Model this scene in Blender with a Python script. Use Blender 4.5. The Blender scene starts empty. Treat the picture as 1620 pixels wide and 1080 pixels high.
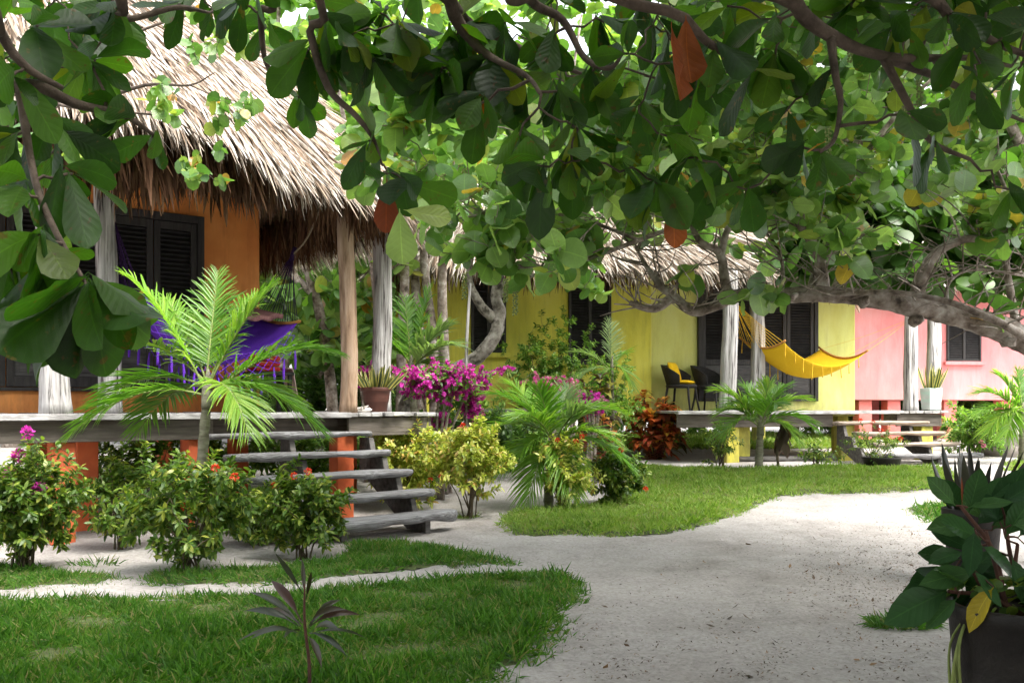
import bpy, math, random
import numpy as np
from mathutils import Vector

# ------------------------------------------------------------------ camera, world, sun, exposure
S = bpy.context.scene
H, F, CX, CY = 1.235, 1496.0, 810.0, 640.0          # eye height; focal length, centre column and horizon row in photo pixels
cam = bpy.data.objects.new("camera", bpy.data.cameras.new("camera"))
S.collection.objects.link(cam)
cam.location = (0, 0, H)
cam.rotation_euler = (math.pi / 2, 0, 0)
cam.data.sensor_width = 36
cam.data.lens = F / 1620 * 36
cam.data.shift_y = 100 / 1620
cam.data.clip_end = 600
cam.data.clip_start = 0.05
S.camera = cam
SUN = Vector((0.42, -0.30, 0.86)).normalized()
W = bpy.data.worlds.new("World"); S.world = W; W.use_nodes = True
nt = W.node_tree; nt.nodes.clear()
sky = nt.nodes.new("ShaderNodeTexSky"); sky.sky_type = 'NISHITA'; sky.sun_disc = False
sky.sun_elevation = math.asin(SUN.z); sky.sun_rotation = math.atan2(SUN.x, SUN.y)
sky.dust_density = 4.0; sky.air_density = 1.0; sky.ozone_density = 1.0
hs = nt.nodes.new("ShaderNodeHueSaturation"); hs.inputs['Saturation'].default_value = 0.22
bg = nt.nodes.new("ShaderNodeBackground"); bg.inputs[1].default_value = 0.15
wo = nt.nodes.new("ShaderNodeOutputWorld")
nt.links.new(sky.outputs[0], hs.inputs['Color']); nt.links.new(hs.outputs[0], bg.inputs[0]); nt.links.new(bg.outputs[0], wo.inputs[0])
sl = bpy.data.lights.new("sun", 'SUN'); sl.energy = 1.5; sl.angle = math.radians(32); sl.color = (1, 0.95, 0.87)
so = bpy.data.objects.new("sun", sl); S.collection.objects.link(so)
so.rotation_euler = SUN.to_track_quat('Z', 'Y').to_euler(); so.location = (0, 0, 30)
S.view_settings.view_transform = 'Standard'; S.view_settings.look = 'None'
S.view_settings.exposure = 2.3; S.view_settings.gamma = 1
S.render.engine = 'CYCLES'
S.cycles.use_denoising = True
S.cycles.max_bounces = 10; S.cycles.diffuse_bounces = 4; S.cycles.transmission_bounces = 6; S.cycles.glossy_bounces = 2
S.cycles.sample_clamp_indirect = 6

# ------------------------------------------------------------------ helpers
rng = np.random.default_rng(7)
R = lambda a, b, n=None: rng.uniform(a, b, n)
A = np.array
def norm(v):
    v = np.asarray(v, float)
    return v / (np.linalg.norm(v, axis=-1, keepdims=True) + 1e-9)
def sst(a, b, x):
    t = np.clip((x - a) / (b - a), 0, 1); return t * t * (3 - 2 * t)
def gz(x, y):                                           # height of the ground
    x = np.asarray(x, float); y = np.asarray(y, float)
    z = 0.26 * sst(9.5, 15, y) + 0.14 * sst(15, 24, y)
    fade = 1 - sst(15, 30, y)
    return z + fade * (0.012 * np.sin(x * 2.1 + 1.3 * np.sin(y * 1.1)) * np.sin(y * 1.7 + 0.5) + 0.006 * np.sin(x * 5.3 + y * 2.2) * np.sin(y * 6.1 - x))
def P(px, py, Y):                                       # photo pixel at depth Y
    return A([(px - CX) / F * Y, Y, H - (py - CY) / F * Y])
def G(px, py):                                          # photo pixel on the ground
    z = 0.0
    for _ in range(25):
        Y = min(F * (H - z) / max(py - CY, 4), 60); z = float(gz((px - CX) / F * Y, Y))
    return A([(px - CX) / F * Y, Y, z])
def GY(px, Y):                                          # ground under a column at depth Y
    x = (px - CX) / F * Y
    return A([x, Y, float(gz(x, Y))])
def cat_rom(pts, n=6):
    p = np.asarray(pts, float)
    if len(p) < 3:
        t = np.linspace(0, 1, n + 1)[:, None]; return p[0] + (p[-1] - p[0]) * t
    q = np.vstack([2 * p[0] - p[1], p, 2 * p[-1] - p[-2]]); out = []
    for i in range(1, len(q) - 2):
        t = np.linspace(0, 1, n, endpoint=False)[:, None]
        out.append(0.5 * (2 * q[i] + (q[i + 1] - q[i - 1]) * t + (2 * q[i - 1] - 5 * q[i] + 4 * q[i + 1] - q[i + 2]) * t ** 2 + (3 * q[i] - q[i - 1] - 3 * q[i + 1] + q[i + 2]) * t ** 3))
    return np.vstack(out + [p[-1:]])

class MB:                                               # collects quads and polygons and links them as ONE mesh object
    def __init__(s): s.v = []; s.q = []; s.ng = []; s.uv = []; s.r = []; s.n = 0
    def add(s, v, q, ng=(), uv=None, r=None):
        v = np.asarray(v, float).reshape(-1, 3); m = len(v)
        s.v.append(v); s.q.append(np.asarray(q, int).reshape(-1, 4) + s.n); s.ng += [[i + s.n for i in f] for f in ng]
        s.uv.append(np.zeros((m, 2)) if uv is None else uv)
        s.r.append(np.full(m, R(0, 1)) if r is None else (np.full(m, r) if np.isscalar(r) else r)); s.n += m
    def box(s, x0, x1, y0, y1, z0, z1, r=None):
        v = [(x, y, z) for z in (z0, z1) for y in (y0, y1) for x in (x0, x1)]
        s.add(v, [(0, 2, 3, 1), (4, 5, 7, 6), (0, 1, 5, 4), (2, 6, 7, 3), (0, 4, 6, 2), (1, 3, 7, 5)], r=r)
    def obox(s, c, ax, ay, az, r=None):                 # box from centre and three half-axis vectors
        c, ax, ay, az = map(np.asarray, (c, ax, ay, az))
        v = [c + i * ax + j * ay + k * az for k in (-1, 1) for j in (-1, 1) for i in (-1, 1)]
        s.add(v, [(0, 2, 3, 1), (4, 5, 7, 6), (0, 1, 5, 4), (2, 6, 7, 3), (0, 4, 6, 2), (1, 3, 7, 5)], r=r)
    def loft(s, sec, caps=True, closed=True, r=None):   # (M, K, 3) rings
        sec = np.asarray(sec, float); M, K = sec.shape[:2]
        kk = np.arange(K if closed else K - 1); k2 = (kk + 1) % K; q = []
        for i in range(M - 1): q.append(np.stack([i * K + kk, i * K + k2, (i + 1) * K + k2, (i + 1) * K + kk], 1))
        ng = [list(range(K))[::-1], [(M - 1) * K + k for k in range(K)]] if caps and closed else []
        uv = np.stack([np.tile(np.arange(K) / max(K - 1, 1), M), np.repeat(np.arange(M) / max(M - 1, 1), K)], 1)
        s.add(sec.reshape(-1, 3), np.vstack(q), ng, uv, r)
    def tube(s, pts, rad, k=6, smooth=0, rough=0.0, r=None, caps=True):
        p = np.asarray(pts, float); rad = np.broadcast_to(np.asarray(rad, float), (len(p),)) if np.ndim(rad) < 1 or len(np.atleast_1d(rad)) == len(p) else np.interp(np.linspace(0, 1, len(p)), np.linspace(0, 1, len(rad)), rad)
        if smooth:
            n0 = len(p); p2 = cat_rom(p, smooth); rad = np.interp(np.linspace(0, 1, len(p2)), np.linspace(0, 1, n0), rad); p = p2
        t = norm(np.gradient(p, axis=0)); ref = A([0.13, 0.21, 0.97]) if abs(t[:, 2]).mean() < 0.8 else A([0.97, 0.2, 0.1])
        x = norm(np.cross(t, ref)); y = np.cross(t, x); a = np.arange(k) / k * 2 * np.pi
        rr = rad[:, None] * np.ones((1, k))
        if rough:
            ph = R(0, 6, 4)
            L = np.arange(len(p))[:, None]
            rr = rr * (1 + rough * (0.5 * np.sin(a * 2 + L * 0.31 + ph[0]) + 0.35 * np.sin(a * 5 + 0.6 * np.sin(L * 0.27 + ph[1])) + 0.4 * np.sin(L * 0.83 + ph[2] + a) + 0.35 * np.sin(L * 2.1 + a * 3 + ph[3])))
        sec = p[:, None] + rr[..., None] * (np.cos(a)[None, :, None] * x[:, None] + np.sin(a)[None, :, None] * y[:, None])
        s.loft(sec, caps, True, r)
    def lathe(s, prof, c=(0, 0, 0), k=28, r=None):
        a = np.arange(k) / k * 2 * np.pi; c = np.asarray(c, float)
        s.loft([[(c[0] + rr * math.cos(t), c[1] + rr * math.sin(t), c[2] + z) for t in a] for rr, z in prof], True, True, r)
    def prism(s, poly, axis, a0, a1, r=None):           # polygon in the two other axes, extruded along axis
        n = len(poly); v = []
        for w in (a0, a1):
            for u, t in poly: v.append((w, u, t) if axis == 0 else (u, w, t) if axis == 1 else (u, t, w))
        s.add(v, [(i, (i + 1) % n, n + (i + 1) % n, n + i) for i in range(n)], [list(range(n))[::-1], list(range(n, 2 * n))], r=r)
    def leaves(s, shape, pos, d, nrm, size, width=1.0, bend=0.0, fold=0.0, droop=0.0, twist=0.0, rnd=None, wave=0.0):
        rows, cols = shape; n = len(pos)
        if n == 0: return
        bc = lambda a: np.broadcast_to(np.asarray(a, float), (n,))[:, None]
        y0 = A([r_[0] for r_ in rows for c in cols]); w0 = A([c * r_[1] for r_ in rows for c in cols]); wa = np.abs(w0)
        Yv = norm(d); X = np.cross(Yv, norm(nrm)); bad = np.linalg.norm(X, axis=1) < 1e-3; X[bad] = (1, 0, 0); X = norm(X); Z = np.cross(X, Yv)
        sz = bc(size); x = w0 * bc(width) * sz; yy = y0 * sz; z = (bc(fold) * wa * bc(width) + bc(bend) * y0 ** 2) * sz
        if wave: z = z + wave * sz * wa / .3 * np.sin(y0 * R(9, 17, (n, 1)) + R(0, 6.28, (n, 1)) + np.sign(w0) * 1.1)
        if np.any(np.asarray(twist) != 0):
            th = bc(twist) * y0; x, z = x * np.cos(th) - z * np.sin(th), x * np.sin(th) + z * np.cos(th)
        v = np.asarray(pos)[:, None] + x[..., None] * X[:, None] + yy[..., None] * Yv[:, None] + z[..., None] * Z[:, None]
        v[..., 2] -= bc(droop) * y0 ** 2 * sz
        C = len(cols); m = len(y0); q = A([(i * C + c, i * C + c + 1, (i + 1) * C + c + 1, (i + 1) * C + c) for i in range(len(rows) - 1) for c in range(C - 1)])
        q = (q[None] + (np.arange(n) * m)[:, None, None]).reshape(-1, 4)
        uv = np.tile(np.stack([A([(c + 1) / 2 for r_ in rows for c in cols]), y0], 1), (n, 1))
        rr = R(0, 1, n) if rnd is None else np.broadcast_to(rnd, (n,))
        s.add(v.reshape(-1, 3), q, (), uv, np.repeat(rr, m))
    def build(s, name, mat, parent=None, origin=None, smooth=True, bevel=0, solid=0):
        v = np.vstack(s.v); q = np.vstack(s.q) if s.q else np.zeros((0, 4), int)
        if origin is not None: v = v - np.asarray(origin, float)
        me = bpy.data.meshes.new(name); nq = len(q)
        li = np.concatenate([q.ravel()] + [A(f) for f in s.ng]).astype(np.int32)
        tot = np.concatenate([np.full(nq, 4), A([len(f) for f in s.ng], int)]).astype(np.int32); st = np.concatenate([[0], np.cumsum(tot)[:-1]]).astype(np.int32)
        me.vertices.add(len(v)); me.vertices.foreach_set('co', v.astype(np.float32).ravel())
        me.loops.add(len(li)); me.loops.foreach_set('vertex_index', li)
        me.polygons.add(len(tot)); me.polygons.foreach_set('loop_start', st); me.polygons.foreach_set('loop_total', tot)
        me.polygons.foreach_set('use_smooth', np.full(len(tot), smooth))
        uv = np.vstack(s.uv)[li]; ul = me.uv_layers.new(name='uv'); ul.data.foreach_set('uv', uv.astype(np.float32).ravel())
        at = me.attributes.new('rnd', 'FLOAT', 'POINT'); at.data.foreach_set('value', np.concatenate(s.r).astype(np.float32))
        me.update(calc_edges=True); me.validate()
        me.materials.append(mat)
        o = bpy.data.objects.new(name, me); S.collection.objects.link(o)
        if parent is not None: o.parent = parent
        if bevel:
            b = o.modifiers.new('b', 'BEVEL'); b.width = bevel; b.segments = 2; b.limit_method = 'ANGLE'
        if solid:
            b = o.modifiers.new('s', 'SOLIDIFY'); b.thickness = solid; b.offset = 0
        return o

def thing(name, label, cat, loc=(0, 0, 0), rotz=0, group=None):
    o = bpy.data.objects.new(name, None); S.collection.objects.link(o); o.empty_display_size = 0.1
    o.location = tuple(float(c) for c in loc); o.rotation_euler = (0, 0, rotz); tag(o, label, cat, group); return o
def tag(o, label, cat, group=None, kind=None):
    if label: o['label'] = label
    if cat: o['category'] = cat
    if group: o['group'] = group
    if kind: o['kind'] = kind
    return o
def struct(name, mb, m, **k):
    o = mb.build(name, m, **k); o['kind'] = 'structure'; return o

# leaf outlines: rows of (distance along, half width), columns across
C3, C2, C5 = (-1, 0, 1), (-1, 1), (-1, -0.55, 0, 0.55, 1)
OBOV = ([(0, .008), (.07, .012), (.16, .07), (.32, .145), (.5, .225), (.66, .28), (.8, .285), (.91, .2), (.97, .1), (1, .01)], C5)
OBOV3 = ([(0, .015), (.12, .03), (.35, .16), (.62, .27), (.82, .26), (.95, .12), (1, .01)], C3)
ROUND = ([(-.22, .012), (-.02, .02), (0, .2), (.1, .37), (.3, .5), (.52, .54), (.75, .46), (.92, .26), (1, .03)], C3)
ROUND2 = ([(0, .1), (.2, .42), (.5, .52), (.8, .4), (1, .05)], C3)
LANCE = ([(0, .015), (.25, .14), (.55, .2), (.82, .13), (1, .008)], C3)
LAN2 = ([(0, .03), (.5, .22), (1, .01)], C3)
BLADE = ([(0, .018), (.15, .04), (.5, .042), (.8, .026), (1, .002)], C3)
STRAP = ([(0, .05), (.25, .065), (.6, .062), (.85, .035), (1, .003)], C3)
RUBB = ([(0, .012), (.08, .016), (.12, .05), (.25, .16), (.45, .235), (.65, .235), (.82, .16), (.94, .06), (1, .006)], C5)
CORD = ([(0, .012), (.18, .018), (.32, .06), (.55, .095), (.75, .08), (.9, .038), (1, .003)], C3)
GRASS = ([(0, .05), (.5, .042), (1, .004)], C2)
THATCH = ([(0, .028), (.45, .034), (.8, .022), (1, .004)], C3)

# ------------------------------------------------------------------ materials
def newmat(name):
    m = bpy.data.materials.new(name); m.use_nodes = True; n = m.node_tree; n.nodes.clear()
    out = n.nodes.new('ShaderNodeOutputMaterial'); return m, n, out
def ramp(n, stops, interp='LINEAR'):
    r = n.nodes.new('ShaderNodeValToRGB'); e = r.color_ramp.elements; r.color_ramp.interpolation = interp
    while len(e) < len(stops): e.new(0.5)
    for el, (p, c) in zip(e, stops): el.position = p; el.color = (*c, 1)
    return r
def noise(n, scale, stretch=(1, 1, 1), detail=6, rough=0.6, coord='Object'):
    tc = n.nodes.new('ShaderNodeTexCoord'); mp = n.nodes.new('ShaderNodeMapping'); mp.inputs['Scale'].default_value = stretch
    t = n.nodes.new('ShaderNodeTexNoise'); t.inputs['Scale'].default_value = scale; t.inputs['Detail'].default_value = detail; t.inputs['Roughness'].default_value = rough
    n.links.new(tc.outputs[coord], mp.inputs[0]); n.links.new(mp.outputs[0], t.inputs['Vector']); return t
def mixc(n, a, b, f, mode='MIX'):
    m = n.nodes.new('ShaderNodeMix'); m.data_type = 'RGBA'; m.blend_type = mode
    for sock, v in ((m.inputs[6], a), (m.inputs[7], b), (m.inputs[0], f)):
        if hasattr(v, 'links'): n.links.new(v, sock)
        elif isinstance(v, tuple): sock.default_value = (*v, 1)
        else: sock.default_value = v
    return m.outputs[2]
def attr(n, name='rnd'):
    a = n.nodes.new('ShaderNodeAttribute'); a.attribute_name = name; return a.outputs['Fac']

def surf(name, stops, scale=4, stretch=(1, 1, 1), rough=0.85, bump=0.3, bscale=None, big=None, rv=0.0, spec=0.3, metal=0, dist=0.02, contrast=None, detail=8, dirt=None):
    m, n, out = newmat(name); p = n.nodes.new('ShaderNodeBsdfPrincipled')
    t = noise(n, scale, stretch, detail); r = ramp(n, stops); n.links.new(t.outputs['Fac'], r.inputs[0]); c = r.outputs[0]
    if big:                                             # (scale, colour, amount): large stains
        t2 = noise(n, big[0], big[3] if len(big) > 3 else (1, 1, 1), 5); r2 = ramp(n, [(0.45, (0, 0, 0)), (0.68, (big[2],) * 3)]); n.links.new(t2.outputs['Fac'], r2.inputs[0])
        c = mixc(n, c, big[1], r2.outputs[0])
    if dirt:                                            # splashed dirt along the foot of the wall
        tz = n.nodes.new('ShaderNodeTexCoord'); sz = n.nodes.new('ShaderNodeSeparateXYZ'); n.links.new(tz.outputs['Object'], sz.inputs[0]); mz = n.nodes.new('ShaderNodeMapRange'); mz.inputs[1].default_value = dirt[0]; mz.inputs[2].default_value = dirt[1]; mz.inputs[3].default_value = 1; mz.inputs[4].default_value = 0; n.links.new(sz.outputs[2], mz.inputs[0])
        td = noise(n, 7, (1, 1, .35), 8, .7); rd = ramp(n, [(.35, (0, 0, 0)), (.65, (dirt[3],) * 3)]); n.links.new(td.outputs['Fac'], rd.inputs[0]); c = mixc(n, c, dirt[2], mixc(n, rd.outputs[0], mz.outputs[0], 1.0, 'MULTIPLY'))
        tk = noise(n, 9, (1.2, 1.2, .14), 8, .7); rk = ramp(n, [(.5, (0, 0, 0)), (.78, (.6,) * 3)]); n.links.new(tk.outputs['Fac'], rk.inputs[0]); c = mixc(n, c, dirt[4], rk.outputs[0])
    if rv:
        v = n.nodes.new('ShaderNodeMapRange'); v.inputs[3].default_value = 1 - rv; v.inputs[4].default_value = 1 + rv; n.links.new(attr(n), v.inputs[0])
        c = mixc(n, c, v.outputs[0], 1.0, 'MULTIPLY')
    n.links.new(c, p.inputs['Base Color']); p.inputs['Roughness'].default_value = rough; p.inputs['Specular IOR Level'].default_value = spec; p.inputs['Metallic'].default_value = metal
    if bump:
        t3 = noise(n, bscale or scale * 2.5, stretch, 8); b = n.nodes.new('ShaderNodeBump'); b.inputs['Strength'].default_value = bump; b.inputs['Distance'].default_value = dist
        n.links.new(t3.outputs['Fac'], b.inputs['Height']); n.links.new(b.outputs[0], p.inputs['Normal'])
    n.links.new(p.outputs[0], out.inputs[0]); return m

def leafmat(name, stops, trans=0.4, *a_, spots=None, **k_):
    return leafmat_(name, stops, trans, *a_, spots=spots, **k_)
def leafmat_(name, stops, trans=0.4, tcol=(1.5, 1.7, 0.6), rough=0.38, vein=0.0, spec=0.4, nscale=14, stripe=None, edge=None, spots=None):
    m, n, out = newmat(name); p = n.nodes.new('ShaderNodeBsdfPrincipled')
    r = ramp(n, stops); n.links.new(attr(n), r.inputs[0]); c = r.outputs[0]
    t = noise(n, nscale, (1, 1, 1), 4); mr = n.nodes.new('ShaderNodeMapRange'); mr.inputs[3].default_value = 0.62; mr.inputs[4].default_value = 1.38; n.links.new(t.outputs['Fac'], mr.inputs[0])
    c = mixc(n, c, mr.outputs[0], 1.0, 'MULTIPLY')
    hgt = None
    if spots:
        ts = noise(n, spots[0], (1, 1, 1), 3, .6); rs = ramp(n, [(spots[1], (0, 0, 0)), (spots[1] + .05, (.85, .85, .85))]); n.links.new(ts.outputs['Fac'], rs.inputs[0]); c = mixc(n, c, spots[2], rs.outputs[0])
    if vein or edge:
        uvn = n.nodes.new('ShaderNodeUVMap'); uvn.uv_map = 'uv'; sp = n.nodes.new('ShaderNodeSeparateXYZ'); n.links.new(uvn.outputs[0], sp.inputs[0])
        def M(op, a, b=0.0):
            k = n.nodes.new('ShaderNodeMath'); k.operation = op
            for s_, v in zip(k.inputs, (a, b)):
                if hasattr(v, 'links'): n.links.new(v, s_)
                else: s_.default_value = v
            return k.outputs[0]
        ax = M('ABSOLUTE', M('SUBTRACT', sp.outputs[0], 0.5))           # 0 at the midrib, .5 at the rim
    if vein:
        mid = M('LESS_THAN', ax, 0.022)
        saw = M('FRACT', M('MULTIPLY', M('SUBTRACT', sp.outputs[1], M('MULTIPLY', ax, 0.42)), 9.0))
        side = M('LESS_THAN', M('ABSOLUTE', M('SUBTRACT', saw, 0.5)), 0.045)
        f = M('MULTIPLY', M('MAXIMUM', mid, M('MULTIPLY', side, 0.45)), vein)
        c = mixc(n, c, mixc(n, c, (2.1, 2.1, 1.7), 1.0, 'MULTIPLY'), f)
        hgt = M('ABSOLUTE', M('SUBTRACT', saw, 0.5))
    if edge: c = mixc(n, c, edge[0], M('GREATER_THAN', ax, edge[1]))
    n.links.new(c, p.inputs['Base Color']); p.inputs['Roughness'].default_value = rough; p.inputs['Specular IOR Level'].default_value = spec
    if hgt is not None:
        b = n.nodes.new('ShaderNodeBump'); b.inputs['Strength'].default_value = 0.35; b.inputs['Distance'].default_value = 0.004; n.links.new(hgt, b.inputs['Height']); n.links.new(b.outputs[0], p.inputs['Normal'])
    tr = n.nodes.new('ShaderNodeBsdfTranslucent'); n.links.new(mixc(n, c, tcol, 1.0, 'MULTIPLY'), tr.inputs[0])
    mx = n.nodes.new('ShaderNodeMixShader'); mx.inputs[0].default_value = trans
    n.links.new(p.outputs[0], mx.inputs[1]); n.links.new(tr.outputs[0], mx.inputs[2]); n.links.new(mx.outputs[0], out.inputs[0]); return m

M_ = {}
# sand: pale, with darker damp patches and grains
def sandmat():
    m, n, out = newmat('sand'); p = n.nodes.new('ShaderNodeBsdfPrincipled')
    t = noise(n, 0.9, (1, 1, 1), 8, .65); r = ramp(n, [(0.3, (0.28, 0.255, 0.235)), (0.5, (0.375, 0.35, 0.33)), (0.75, (0.43, 0.405, 0.385))]); n.links.new(t.outputs['Fac'], r.inputs[0])
    t2 = noise(n, 38, (1, 1, 1), 4, .7); r2 = ramp(n, [(0.3, (0.72, 0.71, 0.70)), (0.6, (1.08, 1.08, 1.08))]); n.links.new(t2.outputs['Fac'], r2.inputs[0])
    c = mixc(n, r.outputs[0], r2.outputs[0], 1.0, 'MULTIPLY')
    t4 = noise(n, 4.5, (0.6, 1.5, 1), 9, .72); r4 = ramp(n, [(0.52, (0, 0, 0)), (0.72, (.6, .6, .6))]); n.links.new(t4.outputs['Fac'], r4.inputs[0])
    c = mixc(n, c, (0.25, 0.23, 0.215), r4.outputs[0])
    n.links.new(c, p.inputs['Base Color']); p.inputs['Roughness'].default_value = 0.95; p.inputs['Specular IOR Level'].default_value = 0.15
    t3 = noise(n, 16, (1, 1, 1), 9, .72); b = n.nodes.new('ShaderNodeBump'); b.inputs['Strength'].default_value = 0.75; b.inputs['Distance'].default_value = 0.03
    n.links.new(t3.outputs['Fac'], b.inputs['Height']); n.links.new(b.outputs[0], p.inputs['Normal']); n.links.new(p.outputs[0], out.inputs[0]); return m
M_['sand'] = sandmat()
M_['turf'] = surf('turf', [(0.3, (.05, .06, .02)), (0.7, (.10, .13, .04))], 20, bump=.5)
M_['soil'] = surf('soil', [(0.3, (.03, .022, .015)), (0.7, (.08, .06, .045))], 30, bump=.6)
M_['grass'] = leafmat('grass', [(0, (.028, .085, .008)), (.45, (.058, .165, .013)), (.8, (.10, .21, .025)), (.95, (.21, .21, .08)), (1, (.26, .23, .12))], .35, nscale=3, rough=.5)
M_['grass_sun_tint'] = leafmat('grass_sun_tint', [(0, (.09, .17, .02)), (.45, (.18, .29, .045)), (.8, (.27, .36, .08)), (.95, (.27, .27, .1)), (1, (.32, .29, .15))], .35, nscale=3, rough=.5)  # brighter copy of the grass, sunlight put into the blade colour
M_['almond'] = leafmat('almond leaf', [(0, (.010, .028, .005)), (.5, (.025, .066, .010)), (.85, (.050, .105, .014)), (.955, (.12, .13, .015)), (.975, (.32, .09, .015)), (1, (.26, .05, .015))], .42, (2.4, 3.0, .6), .5, .3, .4, spots=(30, .625, (.075, .05, .015)))
M_['dead'] = leafmat('dead leaf', [(0, (.30, .085, .012)), (1, (.17, .04, .012))], .3, (1.5, 1, .6), .6, .5)
M_['grape'] = leafmat('sea grape leaf', [(0, (.06, .145, .035)), (.5, (.155, .285, .075)), (.85, (.27, .39, .13)), (.95, (.28, .33, .06)), (1, (.45, .22, .05))], .42, (1.5, 1.6, .7), .28, .3, .6, spots=(22, .67, (.20, .13, .04)))
M_['far'] = leafmat('far leaf', [(0, (.06, .14, .028)), (.6, (.15, .27, .055)), (1, (.28, .38, .10))], .42, nscale=1.2)
M_['fardark'] = leafmat('far dark leaf', [(0, (.03, .07, .015)), (.6, (.055, .12, .024)), (1, (.09, .17, .035))], .38, nscale=1.2)
M_['ixora'] = leafmat('ixora leaf', [(0, (.04, .09, .014)), (.5, (.09, .165, .025)), (.85, (.19, .25, .04)), (1, (.32, .34, .06))], .35, nscale=5)
M_['ixgold'] = leafmat('golden leaf', [(0, (.15, .22, .03)), (.4, (.38, .43, .07)), (.8, (.60, .60, .17)), (1, (.45, .25, .07))], .35, nscale=5)
M_['palm'] = leafmat('palm leaflet', [(0, (.06, .16, .022)), (.6, (.15, .29, .04)), (1, (.30, .40, .07))], .4, nscale=3, rough=.3)
M_['palmgray'] = leafmat('palm grey leaflet', [(0, (.12, .20, .09)), (1, (.24, .33, .14))], .35, nscale=3, rough=.35)
M_['boug'] = leafmat('bract', [(0, (.40, .015, .26)), (.6, (.58, .03, .40)), (1, (.70, .12, .50))], .35, (1.3, 1, 1.2), .6, nscale=4)
M_['bougpink'] = leafmat('pink bract', [(0, (.60, .06, .30)), (1, (.75, .30, .45))], .35, (1.3, 1, 1.2), .6, nscale=4)
M_['red'] = leafmat('red petal', [(0, (.55, .03, .015)), (1, (.75, .10, .03))], .2, (1.2, 1, 1), .6, nscale=9)
M_['croton'] = leafmat('croton leaf', [(0, (.06, .08, .018)), (.3, (.26, .05, .03)), (.6, (.48, .12, .03)), (.8, (.66, .38, .06)), (1, (.18, .20, .04))], .25, (1.3, 1.2, .7), .3, .9, nscale=6)
M_['crotdark'] = leafmat('dark croton leaf', [(0, (.02, .02, .008)), (.7, (.06, .035, .015)), (.85, (.35, .27, .04)), (1, (.14, .16, .03))], .2, (1.3, 1.2, .7), .3, nscale=6)
M_['cordy'] = leafmat('cordyline leaf', [(0, (.014, .026, .008)), (.6, (.028, .034, .012)), (1, (.05, .022, .016))], .2, (1.4, 1.0, .8), .3, nscale=8)
M_['rubber'] = leafmat('rubber leaf', [(0, (.018, .048, .020)), (.7, (.036, .088, .030)), (.94, (.05, .11, .035)), (.96, (.38, .30, .03)), (1, (.38, .28, .03))], .22, (1.5, 1.7, .6), .25, .45, .07, 12)
M_['snake'] = leafmat('snake plant leaf', [(0, (.03, .055, .022)), (1, (.10, .13, .045))], .15, rough=.4, nscale=30, edge=((.50, .44, .14), .30))
M_['snakedark'] = leafmat('dark strap leaf', [(0, (.012, .016, .012)), (1, (.03, .03, .02))], .1, rough=.35, nscale=20)
M_['litter'] = leafmat('litter', [(0, (.05, .035, .025)), (.7, (.11, .075, .05)), (1, (.26, .15, .07))], .0, rough=.9)
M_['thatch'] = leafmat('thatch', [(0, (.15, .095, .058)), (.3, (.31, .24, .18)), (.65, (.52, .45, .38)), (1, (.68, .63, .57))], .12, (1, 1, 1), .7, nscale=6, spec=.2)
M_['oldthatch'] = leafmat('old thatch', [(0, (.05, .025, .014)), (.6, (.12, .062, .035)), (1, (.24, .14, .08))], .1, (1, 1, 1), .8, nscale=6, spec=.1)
M_['straw'] = surf('straw bed', [(0.3, (.10, .065, .04)), (0.7, (.30, .21, .14))], 9, (1, 1, .5), bump=.6, dist=.04)
M_['orange'] = surf('orange plaster', [(0.3, (.74, .24, .055)), (.55, (.82, .32, .085)), (.75, (.84, .38, .13))], 1.6, (1, 1, .7), bump=.12, bscale=20, big=(.9, (.42, .12, .035), .5), dirt=(1.1, 1.6, (.22, .09, .04), .7, (.45, .13, .04)))
M_['stilt'] = surf('orange paint', [(0.3, (.55, .10, .035)), (.75, (.68, .17, .06))], 4, bump=.2, bscale=25, big=(3, (.40, .10, .05), .5))
M_['yellow'] = surf('yellow plaster', [(0.25, (.60, .52, .05)), (.5, (.71, .645, .10)), (.75, (.74, .70, .18))], 1.5, (1, 1, .45), bump=.12, bscale=18, big=(.8, (.42, .40, .06), .7, (1.5, 1.5, .5)), dirt=(1.0, 1.9, (.22, .20, .07), .8, (.34, .33, .08)))
M_['yelpale'] = surf('pale yellow plaster', [(0.25, (.64, .64, .16)), (.5, (.74, .75, .25)), (.75, (.76, .78, .34))], 1.5, (1, 1, .45), bump=.12, bscale=18, big=(.9, (.56, .50, .08), .6, (1.5, 1.5, .5)), dirt=(1.1, 1.7, (.30, .28, .12), .8, (.50, .48, .14)))
M_['pink'] = surf('pink plaster', [(0.25, (.70, .24, .24)), (.5, (.62, .22, .22)), (.75, (.66, .30, .30))], 1.3, (1, 1, .5), bump=.12, bscale=18, big=(.8, (.70, .40, .40), .6, (1.5, 1.5, .5)), dirt=(1.3, 1.8, (.45, .25, .22), .6, (.62, .17, .17)))
M_['pinkred'] = surf('red pink plaster', [(0.25, (.60, .13, .12)), (.75, (.72, .24, .22))], 2.3, bump=.12)
M_['grey'] = surf('weathered post', [(0.36, (.06, .053, .05)), (.43, (.30, .285, .275)), (.55, (.47, .455, .445)), (.8, (.64, .63, .62))], 7, (5, 5, .25), bump=.9, bscale=9, dist=.02, rv=.1)
M_['tan'] = surf('brown post', [(0.3, (.09, .05, .03)), (.45, (.30, .20, .13)), (.65, (.46, .34, .25)), (.8, (.52, .43, .36))], 4, (3, 3, .5), bump=.6, bscale=9, big=(2, (.13, .07, .04), .7, (2, 2, .5)))
M_['deck'] = surf('deck wood', [(0.3, (.16, .15, .145)), (.5, (.36, .35, .345)), (.75, (.56, .55, .54))], 5, (1.5, 5, 5), bump=.5, rv=.25, big=(3, (.13, .12, .11), .6))
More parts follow.
